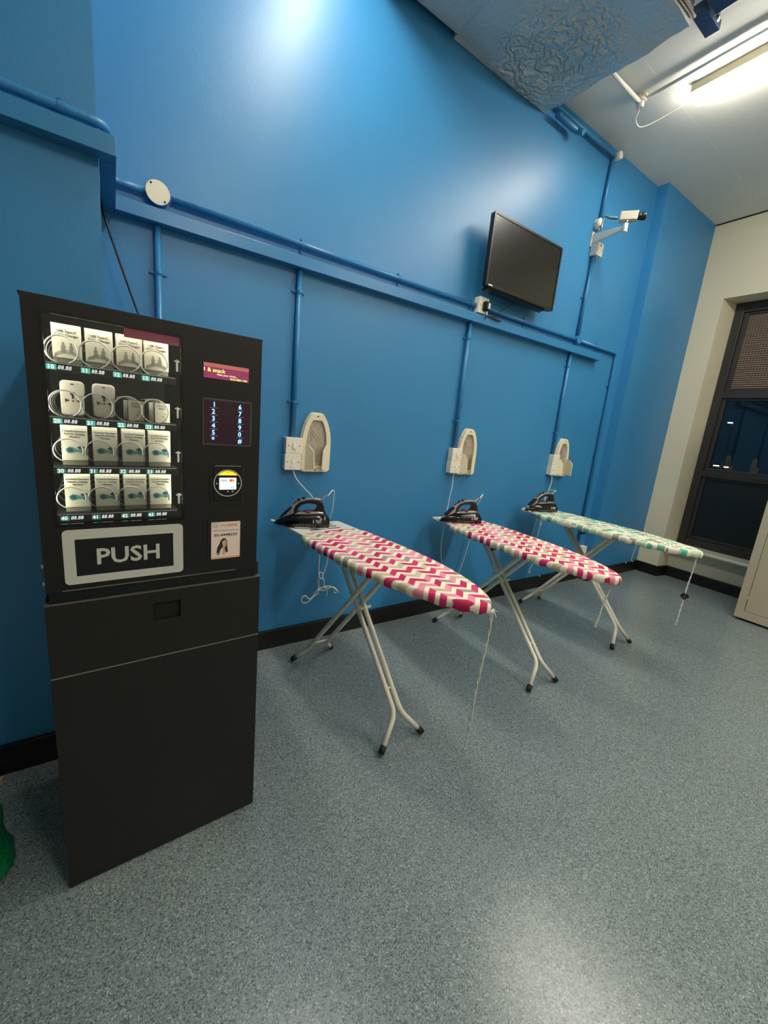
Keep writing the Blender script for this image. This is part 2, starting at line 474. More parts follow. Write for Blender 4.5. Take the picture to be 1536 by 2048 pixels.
# a few city lights beyond the window
for i, (y, z, w) in enumerate(((2.45, 1.06, .05), (2.28, 1.07, .12), (2.05, 1.06, .09), (2.22, 2.25, .10))):
    bm = box(B(), -.03, .03, -w / 2, w / 2, -.012, .012)
    cyl(bm, (0.03, 0, 0), (.25, 0, 0), .015, 8)
    bm2 = bm; box(bm2, .2, .3, -.03, .03, -1.06 if z < 2 else -2.25, .0)
    o = obj('street_lamp', bm2, [M['streetlight'], M['black']], None, loc=(14, y, z))
    for p in o.data.polygons:
        if p.center.x > .031: p.material_index = 1
    tag(o, ['leftmost glowing street lamp seen through the middle window pane', 'long bright street lamp, second from left, seen through the middle window pane',
            'small bright street lamp above the window crossbar, rightmost of the low row', 'single glowing street lamp high in the middle window pane'][i],
        'street lamp', 'street lamps outside the window')
struct('ground_outside', box(B(), 5.4, 20, -8, 8, -.3, -.2), mat('dark_asphalt', (20, 20, 22), .8)).name = 'floor_outside'

# ------------------------------------------------------------------ conduits, trunking and boxes on the wall
TZ0, TZ1 = 1.987, 2.037
bm = box(B(), .030, 1.985, -.05, -.0005, TZ0, TZ1); box(bm, 1.9865, 3.375, -.05, -.0005, TZ0, TZ1)
tag(obj('cable_trunking', bm, M['bluepipe'], None, bevel=.0015), 'long square blue painted trunking box running across the blue wall above the switches', 'trunking')
bm = box(B(), XL + .002, .034, -.45, -.4005, TZ0 - .002, TZ1)
tag(obj('cable_trunking', bm, M['bluepipe'], None, bevel=.0015), 'square blue painted trunking box across the face of the left pillar', 'trunking')
bm = box(B(), -.009, .0335, -.3995, -.051, TZ0 - .002, TZ1); box(bm, -.019, .029, -.05, -.0005, TZ0 - .002, TZ1)
tag(obj('cable_trunking', bm, M['bluepipe'], None, bevel=.0005), 'short square blue trunking box turning the corner between pillar and back wall', 'trunking')

def saddle(par, p, ax, r=.0125):
    """clamp round a conduit: ax 'x' for horizontal runs, 'z' for vertical"""
    bm = B(); x, y, z = p
    ring = []
    for i in range(13):
        a = PI * i / 12
        ring.append((math.cos(a) * (r + .0028), -math.sin(a) * (r + .0028)))
    pts = [(r + .018, y * 0)] ; 
    w = .006
    def P(s, d, t):  # s across, d out from the wall, t along
        return (x + s, y + d, z + t) if ax == 'z' else (x + t, y + d, z + s)
    for a, b in zip(ring, ring[1:]):
        v = [bm.verts.new(P(s, d, t)) for (s, d) in (a, b) for t in (-w, w)]
        bm.faces.new((v[0], v[1], v[3], v[2]))
    for sg in (-1, 1):
        q = B(); 
        s0, s1 = sorted((sg * r, sg * (r + .02)))
        c0, c1 = P(s0, .012, -w * .9), P(s1, .017, w * .9)
        box(bm, min(c0[0], c1[0]), max(c0[0], c1[0]), min(c0[1], c1[1]), max(c0[1], c1[1]), min(c0[2], c1[2]), max(c0[2], c1[2]))
        q.free()
        cyl(bm, P(sg * (r + .012), .013, 0), P(sg * (r + .012), .006, 0), .0042, 8)
    return obj('saddle_clamp', bm, M['bluepipe'], par, smooth=False)

def conduit(name, pts, r, m, label, clamps=(), fil=.04, extra=None):
    o = bpy.data.objects.new(name, None); C.objects.link(o); o.location = pts[0]; tag(o, label, 'conduit')
    q = [Vector(p) - Vector(pts[0]) for p in pts]
    obj('pipe', sweep(B(), rounded(q, fil), r, 14), m, o)
    for (p, ax) in clamps:
        saddle(o, Vector(p) - Vector(pts[0]), ax, r)
    return o
CY = -.018
conduit('conduit', [(XL + .003, -.42, 2.068), (.012, -.42, 2.068), (.014, CY, 2.092), (.128, CY, 2.092)], .0125, M['bluepipe'],
        'blue conduit crossing the left pillar and turning its corner to the round cover plate', [((x, -.42, 2.068), 'x') for x in (-.55, -.09)])
conduit('conduit', [(.222, CY, 2.092), (1.929, CY, 2.092)], .0125, M['bluepipe'],
        'long blue conduit above the trunking from the round cover plate to the socket', [((x, CY, 2.092), 'x') for x in (.773, 1.341, 1.895)])
conduit('conduit', [(2.020, CY, 2.092), (3.022, CY, 2.092)], .0125, M['bluepipe'],
        'blue conduit above the trunking passing below the television', [((2.42, CY, 2.092), 'x')])
conduit('conduit', [(3.087, CY, 2.092), (3.655, CY, 2.092), (3.655, CY, .34)], .0125, M['bluepipe'],
        'blue conduit past the end of the trunking, bending down the wall near the corner', [((3.35, CY, 2.092), 'x')] + [((3.655, CY, z), 'z') for z in (1.818, 1.207)])
for x, zt, lb in ((.172, TZ0, 'short blue conduit dropping from the round cover plate behind the vending machine'),
                  (.768, TZ0, 'blue conduit dropping from the trunking to the first pair of white switches'),
                  (1.905, TZ0, 'blue conduit dropping to the middle pair of white switches'),
                  (3.005, TZ0, 'blue conduit dropping to the switches behind the green ironing board')):
    cl = [((x, CY, 1.888), 'z'), ((x, CY, 1.374), 'z')] if x > .5 else [((x, CY, 1.815), 'z')]
    z1 = 1.196 if x > .5 else .2
    conduit('conduit', [(x, CY, zt), (x, CY, z1)], .0125, M['bluepipe'], lb, cl)
conduit('conduit', [(3.055, CY, 2.126), (3.07, CY, 2.69)], .0125, M['bluepipe'], 'blue conduit rising from the trunking conduit to the small white box under the camera', [((3.06, CY, 2.40), 'z')])
conduit('conduit', [(3.075, CY, 2.93), (3.09, CY, 3.335)], .0125, M['bluepipe'], 'blue conduit rising above the security camera to the ceiling')
conduit('conduit', [(2.375, -.03, 3.345), (3.09, -.03, 3.345)], .013, M['bluepipe'], 'blue conduit running under the ceiling edge from the foil duct')
conduit('waste_pipe', [(2.375, -.055, 3.285), (2.59, -.055, 3.285), (2.60, -.10, 3.265)], .019, M['bluepipe'], 'thick blue pipe stub poking out from behind the foil duct', fil=.03)['category'] = 'pipe'

def round_box(name, p, r, d, m, label, screws=True, cat='junction box', facem=None):
    o = thing(name, label, cat, p)
    bm = B(); cyl(bm, (0, 0, 0), (0, -d, 0), r * .95, 28); obj('body', bm, m, o, bevel=.001)
    bm = B(); cyl(bm, (0, -d, 0), (0, -d - .005, 0), r, 32); obj('cover', bm, facem or m, o, bevel=.001)
    if screws:
        for s in (-1, 1):
            bm = B(); cyl(bm, (s * -r * .55, -d - .0045, s * r * .62), (s * -r * .55, -d - .0062, s * r * .62), r * .09, 10); obj('screw', bm, M['dark'], o)
    return o
round_box('junction_box', (.174, 0, 2.094), .042, .034, M['bluepipe'], 'round white cover plate on the conduit above the vending machine', facem=M['plastic_old'])
round_box('junction_box', (3.055, 0, 2.094), .030, .034, M['bluepipe'], 'round blue junction box where conduits meet below the television', False)
round_box('junction_box', (3.055, 0, 2.905), .034, .03, M['plastic'], 'round white junction box on the wall beside the security camera')
jb = thing('junction_box', 'round white junction box at the top of the blue wall under the ceiling', 'junction box', (3.125, -.03, 3.36))
bm = B(); cyl(bm, (0, .03, 0), (0, -.026, 0), .025, 24); obj('body', bm, M['plastic'], jb, bevel=.003)

def plate_box(name, p, w, h, d, label, kind, m=None, cat='switch'):
    """surface box with face plate; kind: switch / spur / blank"""
    m = m or M['plastic']
    o = thing(name, label, cat, p)
    obj('back_box', box(B(), -w / 2 + .001, w / 2 - .001, -d + .009, 0, -h / 2 + .001, h / 2 - .001), m, o, bevel=.003)
    obj('face_plate', box(B(), -w / 2, w / 2, -d, -d + .0085, -h / 2, h / 2), m, o, bevel=.003)
    for s in (-1, 1):
        bm = B(); cyl(bm, (s * .030, -d + .001, 0), (s * .030, -d - .0008, 0), .0036, 10); obj('screw', bm, M['grey_plastic'], o)
    if kind == 'switch':
        bm = prism(B(), [(-d - .001, -.016), (-d - .001, .016), (-d - .0035, .016), (-d - .0065, -.016)], -.008, .008, 'x')
        obj('rocker', bm, m, o, bevel=.0008)
    if kind == 'spur':
        bm = prism(B(), [(-d - .001, -.006), (-d - .001, .014), (-d - .003, .014), (-d - .006, -.006)], -.006, .006, 'x')
        obj('rocker', bm, m, o, bevel=.0008)
        obj('fuse_holder', box(B(), -.013, .013, -d - .0015, -d, -.031, -.014), m, o, bevel=.001)
    return o
SX = (.768, 1.915, 3.030)
who = ('left', 'middle', 'right')
near = ('beside the first iron holder', 'beside the middle iron holder', 'beside the far iron holder')
for i, x in enumerate(SX):
    plate_box('wall_switch', (x, 0, 1.153), .088, .084, .046, 'upper white wall switch ' + near[i], 'switch')
    plate_box('fused_switch', (x - .003, 0, 1.069), .088, .084, .046, 'lower white fused switch with a cord, ' + near[i], 'spur')
s = plate_box('wall_socket', (1.975, 0, 2.095), .086, .096, .046, 'white wall socket with a black plug below the television', 'blank', cat='socket')
bm = B(); loft(bm, [[(px * k, y, pz * k + dz) for px, pz in rrect(-.021, .021, -.028, .028, .012)] for k, y, dz in ((1, -.046, 0), (1, -.064, 0), (.8, -.078, 0))])
pl = thing('plug', 'black plug with a white label pushed into the socket below the television', 'plug', (1.985, 0, 2.09))
obj('plug_body', bm, M['black'], pl, bevel=.002)
obj('plug_label', box(B(), -.001, .013, -.0795, -.078, -.016, .016), M['white_print'], pl)
pts = [(0, -.06, -.025), (-.003, -.065, -.05), (.005, -.06, -.068), (.03, -.045, -.055)]
for k in range(5):
    pts += [(.07 + .008 * k, -.045, -.046 + .002 * k), (.125 + .006 * k, -.055, -.056), (.08, -.06, -.05 - .002 * k), (.02 + .01 * k, -.055, -.05)]
obj('plug_cord', sweep(B(), smoothpath(pts, 6), .0028, 6), M['black'], pl)
s2 = plate_box('wall_socket', (3.085, 0, 2.735), .088, .088, .05, 'small white wall box with a black dot below the security camera', 'blank', cat='socket')
bm = B(); cyl(bm, (0.005, -.05, .026), (0.005, -.0515, .026), .006, 12); obj('indicator', bm, M['dark'], s2)
s3 = plate_box('wall_socket', (3.735, 0, .30), .086, .086, .05, 'white wall socket low behind the green ironing board', 'blank', cat='socket')
# thin loose wires
tag(obj('loose_wire', sweep(B(), smoothpath([(4.71, -.088, .42), (4.70, -.088, .30), (4.66, -.09, .18), (4.64, -.092, .12), (4.632, -.092, .112)], 5), .002, 6), M['cord_white']),
    'thin wire hanging down the blue wall in the far corner', 'wire')
for x, l in ((4.50, 'small white cable clip on the skirting, left of the far pair'), (4.64, 'small white cable clip on the skirting, right of the far pair'), (3.13, 'small white cable clip on the skirting below the pink ironing board tip')):
    y = -.105 if x > 3.8 else -.02
    bm = B(); cyl(bm, (x, y + .004, sk + .004), (x, y - .006, sk + .004), .006, 8)
    tag(obj('cable_clip', bm, M['plastic']), l, 'clip', 'cable clips on the skirting')
bl = obj('black_cable', sweep(B(), smoothpath([(-.012, -.06, 2.0), (-.004, -.07, 1.95), (.03, -.09, 1.83), (.07, -.10, 1.70), (.10, -.11, 1.60), (.13, -.12, 1.45), (.14, -.15, 1.2)], 5), .0042, 8), M['black'])
tag(bl, 'black cable slanting from the trunking corner down behind the vending machine', 'cable')

# ------------------------------------------------------------------ television
tv = thing('television', 'black flat screen television mounted high on the blue wall', 'television', (1.888, -.12, 2.177), .012)
TW, TH = .676, .396
bm = loft(B(), [[(x, y, z) for x, z in rrect(a, TW - a, b0, TH - a, .012)] for a, b0, y in ((0, 0, -.0), (0, 0, .025), (.05, .0, .045), (.10, .02, .06))])
obj('housing', bm, M['tv_body'], tv)
obj('bezel', ringprism(B(), rrect(0, TW, 0, TH, .006), rrect(.012, TW - .012, .016, TH - .012, .003), -.006, .001), M['tv_body'], tv)
obj('screen', box(B(), .011, TW - .011, -.003, 0, .015, TH - .011), M['tv_screen'], tv)
obj('maker_plate', box(B(), .022, .056, -.0075, -.005, .004, .011), M['white_print'], tv)
obj('speaker_chin', prism(B(), [(.0, 0), (.05, 0), (.045, -.018), (.01, -.012)], .03, TW - .08, 'x'), M['tv_body'], tv)
obj('wall_bracket', box(B(), .24, .44, .05, .118, .1, .3), M['black'], tv)
obj('power_cord', sweep(B(), smoothpath([(.36, .04, .02), (.34, .06, -.02), (.26, .085, -.075), (.255, .09, -.1)], 5), .003, 6), M['black'], tv)

# ------------------------------------------------------------------ security camera
cc = thing('security_camera', 'beige security camera on a wall arm near the ceiling corner', 'camera', (3.04, 0, 2.80))
bm = box(B(), -.018, .018, -.008, 0, -.05, .05); obj('wall_plate', bm, M['plastic'], cc, bevel=.002)
bm = loft(B(), [[(x, y, z + dz) for x, z in rrect(-w, w, -h, h, .004, 3)] for y, w, h, dz in ((-.006, .014, .032, 0), (-.23, .010, .012, .008))])
obj('arm', bm, M['plastic'], cc)
bm = B(); cyl(bm, (0, -.24, -.022), (0, -.24, .032), .0165, 16); obj('swivel', bm, M['plastic'], cc, bevel=.002)
bm = B(); cyl(bm, (0, -.24, .03), (.006, -.246, .058), .007, 10); obj('mount_pin', bm, M['chrome'], cc)
d = Vector((.57, -.82, -.03)).normalized(); q = d.to_track_quat('Y', 'Z').to_matrix().to_4x4()
def cpart(name, bm, m, bev=0., par=None):
    bm.transform(Matrix.Translation((.012, -.20, .088)) @ q); return obj(name, bm, m, par or cc, bevel=bev)
body = cpart('camera_body', box(B(), -.031, .031, -.02, .085, -.027, .027), M['camera_beige'], .004)
cpart('body_front', box(B(), -.032, .032, .085, .092, -.028, .028), M['plastic_old'], .002)
bm = B(); cyl(bm, (0, .09, 0), (0, .115, 0), .021, 20); cyl(bm, (0, .115, 0), (0, .145, 0), .024, 20); cpart('lens', bm, M['black'], .001)
bm = B(); cyl(bm, (0, .145, 0), (0, .1456, 0), .017, 20); cpart('lens_glass', bm, M['gloss_black'])
obj('camera_cord', sweep(B(), smoothpath([(-.02, -.18, .085), (-.03, -.13, .10), (-.01, -.09, .125), (.0, -.07, .13), (0., -.06, .10), (.0, -.045, .05), (.01, -.05, .09)], 6), .0035, 6), M['cord_white'], cc)
obj('signal_cable', sweep(B(), smoothpath([(-.01, -.18, .075), (-.03, -.13, .09), (-.012, -.085, .122), (-.004, -.065, .12), (-.002, -.055, .07), (.012, -.045, .05), (.012, -.035, .09)], 6), .0032, 6), M['black'], cc)
obj('feed_wire', sweep(B(), smoothpath([(.03, -.03, -.02), (.0, -.03, -.005), (-.01, -.012, .02), (0, -.01, .05)], 5), .0025, 6), M['cord_white'], cc)

# ------------------------------------------------------------------ foil duct at the ceiling
du = thing('foil_duct', 'large silver foil wrapped duct under the ceiling against the blue wall', 'duct', (0, 0, 0))
DZ = 3.285
bm = B(); nx, ny = 40, 40; x0, x1, ya, yb = 1.545, 2.315, -.004, -.775
grid = [[None] * (ny + 1) for _ in range(nx + 1)]
for i in range(nx + 1):
    for j in range(ny + 1):
        x = x0 + (x1 - x0) * i / nx; y = ya + (yb - ya) * j / ny
        s = 0.010 * math.sin(x * 9 + y * 6) * math.sin(y * 11 + 1)
        r = math.hypot(x - 2.04, y + .27); s += .004 * math.exp(-(r / .25) ** 2) * math.sin(r * 60)
        ex = .0025 * math.sin(y * 40) + .0015 * math.sin(y * 93)
        yy = y - (.004 * math.sin(x * 21) if j == ny else 0)
        grid[i][j] = bm.verts.new((x + (ex if i == nx else 0) + .045 * (j / ny) * (i / nx), min(-.003, yy), DZ + s * (1 if 0 < j < ny else .3)))
for i in range(nx):
    for j in range(ny): bm.faces.new((grid[i][j], grid[i + 1][j], grid[i + 1][j + 1], grid[i][j + 1]))
edge = [grid[i][0] for i in range(nx + 1)] + [grid[nx][j] for j in range(1, ny + 1)] + [grid[i][ny] for i in range(nx - 1, -1, -1)] + [grid[0][j] for j in range(ny - 1, 0, -1)]
top = [bm.verts.new((v.co.x, v.co.y, H - .002)) for v in edge]
for k in range(len(edge)): bm.faces.new((edge[k], edge[(k + 1) % len(edge)], top[(k + 1) % len(edge)], top[k]))
bm.faces.new(top)
fw = obj('foil_wrap', bm, M['foil'], du, smooth=True)
em = fw.modifiers.new('split', 'EDGE_SPLIT'); em.split_angle = .9
obj('duct_body', box(B(), 1.02, 1.55, -.78, -.03, DZ + .004, H - .002), M['foil'], du, bevel=.004)
bm = sweep(B(), smoothpath([(1.50, -.74, DZ + .02), (1.9, -.78, DZ + .01), (2.2, -.795, DZ + .012), (2.36, -.785, DZ + .03)], 5), .007, 8)
tag(obj('tape_edge', bm, M['brown_tape'], du), 'brown taped edge of the duct')
d2 = thing('metal_duct', 'dark blue reflecting metal duct with a small end tab beside the foil duct', 'duct', (0, 0, 0))
obj('duct_body', box(B(), 1.2, 2.472, -1.5, -.822, 3.355, H - .002), M['duct_dark'], d2, bevel=.003)
obj('end_tab', box(B(), 2.40, 2.575, -.806, -.745, 3.36, 3.40), M['duct_dark'], d2, bevel=.002)
obj('mounting_bolt', sweep(B(), [(2.476, -.83, 3.35), (2.50, -.825, 3.35), (2.50, -.815, H - .005)], .008, 8), M['chrome'], d2)

# ------------------------------------------------------------------ ceiling conduit and lamps
cj = conduit('ceiling_conduit', [(2.30, -.335, 3.385), (2.77, -.335, 3.385)], .011, M['plastic'], 'short white conduit on the ceiling from the foil duct to the junction box')
cj['category'] = 'conduit'
conduit('ceiling_conduit', [(2.79, -.37, 3.40), (2.80, -4.6, 3.40)], .008, M['plastic'], 'thin white conduit running along the ceiling beside the tube lamp')
j = thing('junction_box', 'round white ceiling junction box with a drooping white lamp wire', 'junction box', (2.785, -.335, H))
bm = B(); cyl(bm, (0, 0, 0), (0, 0, -.035), .032, 24); cyl(bm, (0, 0, -.03), (0, 0, -.065), .021, 20); obj('body', bm, M['plastic'], j, bevel=.003)
LX = 2.965
def lamp(x, y0, y1, label, wire=False):
    o = thing('tube_lamp', label, 'lamp', (x, y0, H), group='ceiling tube lamps')
    L = y1 - y0
    obj('housing', box(B(), -.060, .060, L - .012, .012, -.046, 0), M['trim_brass'], o, bevel=.004)
    sec = [(-.057, -.044), (-.058, -.060), (-.045, -.078), (0, -.086), (.045, -.078), (.058, -.060), (.057, -.044)]
    bm = loft(B(), [[(px * k, yy, -.05 + (pz + .05) * k) for px, pz in sec] for yy, k in ((.012, .55), (0, .9), (-.02, 1), (L + .02, 1), (L, .9), (L - .012, .55))])
    obj('diffuser', bm, M['lamp'], o, smooth=False)
    if wire:
        obj('wire', sweep(B(), smoothpath([(-.18, .235, -.07), (-.165, .255, -.11), (-.10, .245, -.125), (-.04, .15, -.09), (-.01, .03, -.055)], 6), .0035, 6), M['plastic'], o)
    return o
lamp(LX, -.57, -2.10, 'bright white tube lamp on the ceiling at the upper right edge', True)
lamp(.86, -.30, -1.10, 'white tube lamp on the ceiling above the vending machine, outside the frame')
lamp(LX, -2.7, -4.2, 'white tube lamp on the ceiling behind the viewer on the right, outside the frame')
lamp(.86, -2.4, -3.9, 'white tube lamp on the ceiling behind the viewer on the left, outside the frame')

# ------------------------------------------------------------------ ironing boards
def outline(W_, L0, L1, L2, n=26, p=2.2, tailr=.06, rear=.8):
    """half outline: from the tail (y=+) to the tip; L0 tail y, L1 start of taper, L2 tip y (negative)"""
    pts = []
    for i in range(9):
        a = i / 8; y = L0 - tailr * a * 1.6; w = W_ * (rear + (1 - rear) * math.sin(a * PI / 2))
        pts.append((w, y))
    pts[0] = (W_ * rear * .86, L0)
    for i in range(1, 7): pts.append((W_, L0 - tailr * 1.6 + (L1 - L0 + tailr * 1.6) * i / 6))
    for i in range(1, n + 1):
        s = math.sin(PI / 2 * i / n); w = W_ * max(0, 1 - s ** 2.05) ** .60 if i < n else 0
        pts.append((w, L1 + (L2 - L1) * s))
    full = pts + [(-w, y) for w, y in reversed(pts[:-1])]
    return full

def ironing_board(loc, rz, ztail, ztip, ytail, ytip, cloth, label, feet_f, feet_r, tray_round=False, w0=.183, coverstart=.17, lever=True):
    o = thing('ironing_board', label, 'ironing board', (*loc, 0), rz, 'ironing boards in a row along the blue wall')
    def zt(y): return ztail + (ztip - ztail) * (ytail - y) / (ytail - ytip)
    # cover with hem
    ys = ytail - coverstart; y1 = -.06
    bm = B(); rings = []
    rnd = random.Random(len(label))
    for inset, dz, wav in ((.007, -.036, .004), (.0, -.030, .003), (-.001, -.014, .0), (.003, -.004, 0), (.010, 0, 0)):
        pl_ = outline(w0 - inset, ys - inset, y1, ytip + inset)
        rings.append([(x, y, zt(y) + dz + (wav * math.sin(k * 1.7 + rnd.random()) if wav else 0)) for k, (x, y) in enumerate(pl_)])
    V = [[bm.verts.new(p) for p in r] for r in rings]; n = len(V[0])
    for a, b in zip(V, V[1:]):
        for k in range(n): bm.faces.new((a[k], a[(k + 1) % n], b[(k + 1) % n], b[k]))
    # top as cross strips between mirrored points
    top = V[-1]; m = (n - 1) // 2
    for k in range(m):
        a, b = top[k], top[k + 1]; c_, d_ = top[n - 1 - k - 1], top[n - 1 - k]
        if k == m - 1: bm.faces.new((a, b, d_)) if len({a, b, d_}) == 3 else None
        else: bm.faces.new((a, b, c_, d_))
    cover = obj('cover', bm, cloth, o, smooth=True)
    es = cover.modifiers.new('split', 'EDGE_SPLIT'); es.split_angle = 1.2
    # steel top under the cover
    bm = B(); pl_ = outline(w0 - .012, ys + .02, y1, ytip + .014)
    a = [bm.verts.new((x, y, zt(y) - .008)) for x, y in pl_]; b = [bm.verts.new((x, y, zt(y) - .022)) for x, y in pl_]
    bm.faces.new(a); bm.faces.new(b[::-1])
    for k in range(len(a)): bm.faces.new((a[k], a[(k + 1) % len(a)], b[(k + 1) % len(b)], b[k]))
    obj('steel_top', bm, M['white'], o)
    # iron tray at the wall end
    tw = w0 - .02; tr = .075 if tray_round else .022
    py = rrect(-tw, tw, ys - .06, ytail, tr, 6)
    bm = B(); a = [bm.verts.new((x, y, zt(y) - .001)) for x, y in py]; b = [bm.verts.new((x, y, zt(y) - .013)) for x, y in py]
    bm.faces.new(a[::-1]); bm.faces.new(b)
    for k in range(len(a)): bm.faces.new((a[k], a[(k + 1) % len(a)], b[(k + 1) % len(b)], b[k]))
    tray = obj('iron_tray', bm, M['white'], o, bevel=.002)
    for k in range(3):
        yy = ytail - .06 - .04 * k; 
        obj('vent_slot', prism(B(), rrect(-.09, .09, yy - .005, yy + .005, .0045, 3), zt(yy) - .0008, zt(yy) + .0003), M['dark'], tray)
    # legs: the narrow pair reaches forward, the wide pair back to the wall
    zu = (ztail + ztip) / 2 - .022
    def tube(pts, name='leg'):
        lg = obj(name, sweep(B(), rounded(pts, .035, 6), .0112, 12), M['legwhite'], o)
        a, b = Vector(pts[-1]), Vector(pts[-2]); dd = (b - a).normalized()
        obj('rubber_foot', sweep(B(), [a - dd * .002, a + dd * .03], .0138, 12), M['rubber'], lg)
    ff, fr = feet_f, feet_r
    yf_top, yr_top = .215, -.20
    for s in (-1, 1):
        tube([(s * .020, yf_top, zu), (s * .016, ff + .052, .125), (s * .112, ff + .005, .014)])
        tube([(s * .050, yr_top, zu), (s * .054, fr - .052, .085), (s * .124, fr - .003, .014)])
    def lerp(yt, yb, zb, z): return yt + (yb - yt) * (zu - z) / (zu - zb)
    y = lerp(yf_top, ff + .052, .125, .20); obj('crossbar', sweep(B(), [(-.024, y, .20), (.024, y, .20)], .005, 8), M['legwhite'], o)
    y = lerp(yr_top, fr - .052, .085, .13); obj('crossbar', sweep(B(), [(-.058, y, .13), (.058, y, .13)], .005, 8), M['legwhite'], o)
    zc = .465; y = lerp(yf_top, ff + .052, .125, zc); obj('pivot_bar', sweep(B(), [(-.052, y, zc), (.052, y, zc)], .006, 8), M['legwhite'], o)
    for s, yy in ((1, yf_top), (1, yr_top)):
        obj('leg_bracket', box(B(), -.08, .08, yy - .012, yy + .012, zu - .008, zu + .006), M['legwhite'], o, bevel=.002)
    if lever:
        obj('height_lever', sweep(B(), rounded([(-.02, -.03, zu), (-.03, -.03, zu - .035), (-.10, -.025, zu - .04)], .012), .003, 8), M['chrome'], o)
        obj('lever_grip', sweep(B(), [(-.085, -.026, zu - .0395), (-.135, -.022, zu - .04)], .0065, 10), M['rubber'], o)
    return o, zt

def string_on(par, p, q, label=None, r=.0032, tw=2, fray=True):
    """twisted draw cord from p to q (local to the board)"""
    p, q = Vector(p), Vector(q); bm = B()
    for ph in range(tw):
        pts = []
        for i in range(44):
            t_ = i / 43; a = t_ * 38 + ph * PI * 2 / tw; rr = .0022 + .0007 * math.sin(t_ * 17)
            c_ = p.lerp(q, t_) + Vector((math.sin(t_ * 9) * .004 + math.cos(a) * rr, math.sin(a) * rr, 0))
            pts.append(c_)
        sweep(bm, pts, r * .8, 6)
    if fray:
        for k in range(5):
            a = k * 1.3; sweep(bm, [q, q + Vector((.008 * math.cos(a), .008 * math.sin(a), -.014))], .0009, 5)
    return obj('draw_cord', bm, M['cord_white'], par)

A, zA = ironing_board((.915, -.558), .096, .750, .772, .465, -.706, PINK, 'nearest ironing board with a pink, grey and cream zigzag cover, beside the vending machine', -.397, .382)
Bo, zB = ironing_board((1.892, -.571), -.055, .728, .735, .525, -.675, PINK.copy(), 'middle ironing board with a pink zigzag cover, between the other two boards', -.410, .412)
Cc, zC = ironing_board((2.782, -.564), -.028, .760, .765, .515, -.680, GREEN, 'far ironing board with a pale green and cream cover, nearest the window wall', -.380, .378, True)
string_on(A, (.045, -.690, .735), (.070, -.650, .155))
string_on(Bo, (.0, -.64, .70), (-.02, -.62, .485))
string_on(Cc, (.0, -.655, .73), (.0, -.64, .305))
tg = obj('cord_tag', prism(B(), [(-.025, 0), (0, -.025), (.025, 0), (0, .025)], -.002, .002, 'y'), M['black'], Cc, loc=(-.004, -.648, .485)); tg.rotation_euler = (0, 0, -.9)
bm = B()
for k in range(9):
    a = k * .7; sweep(bm, [(.045, -.690, .738), (.045 + .022 * math.cos(a), -.69 + .012 * math.sin(a), .724 - .01 * (k % 3))], .0013, 5)
obj('frayed_knot', bm, M['cord_white'], A)

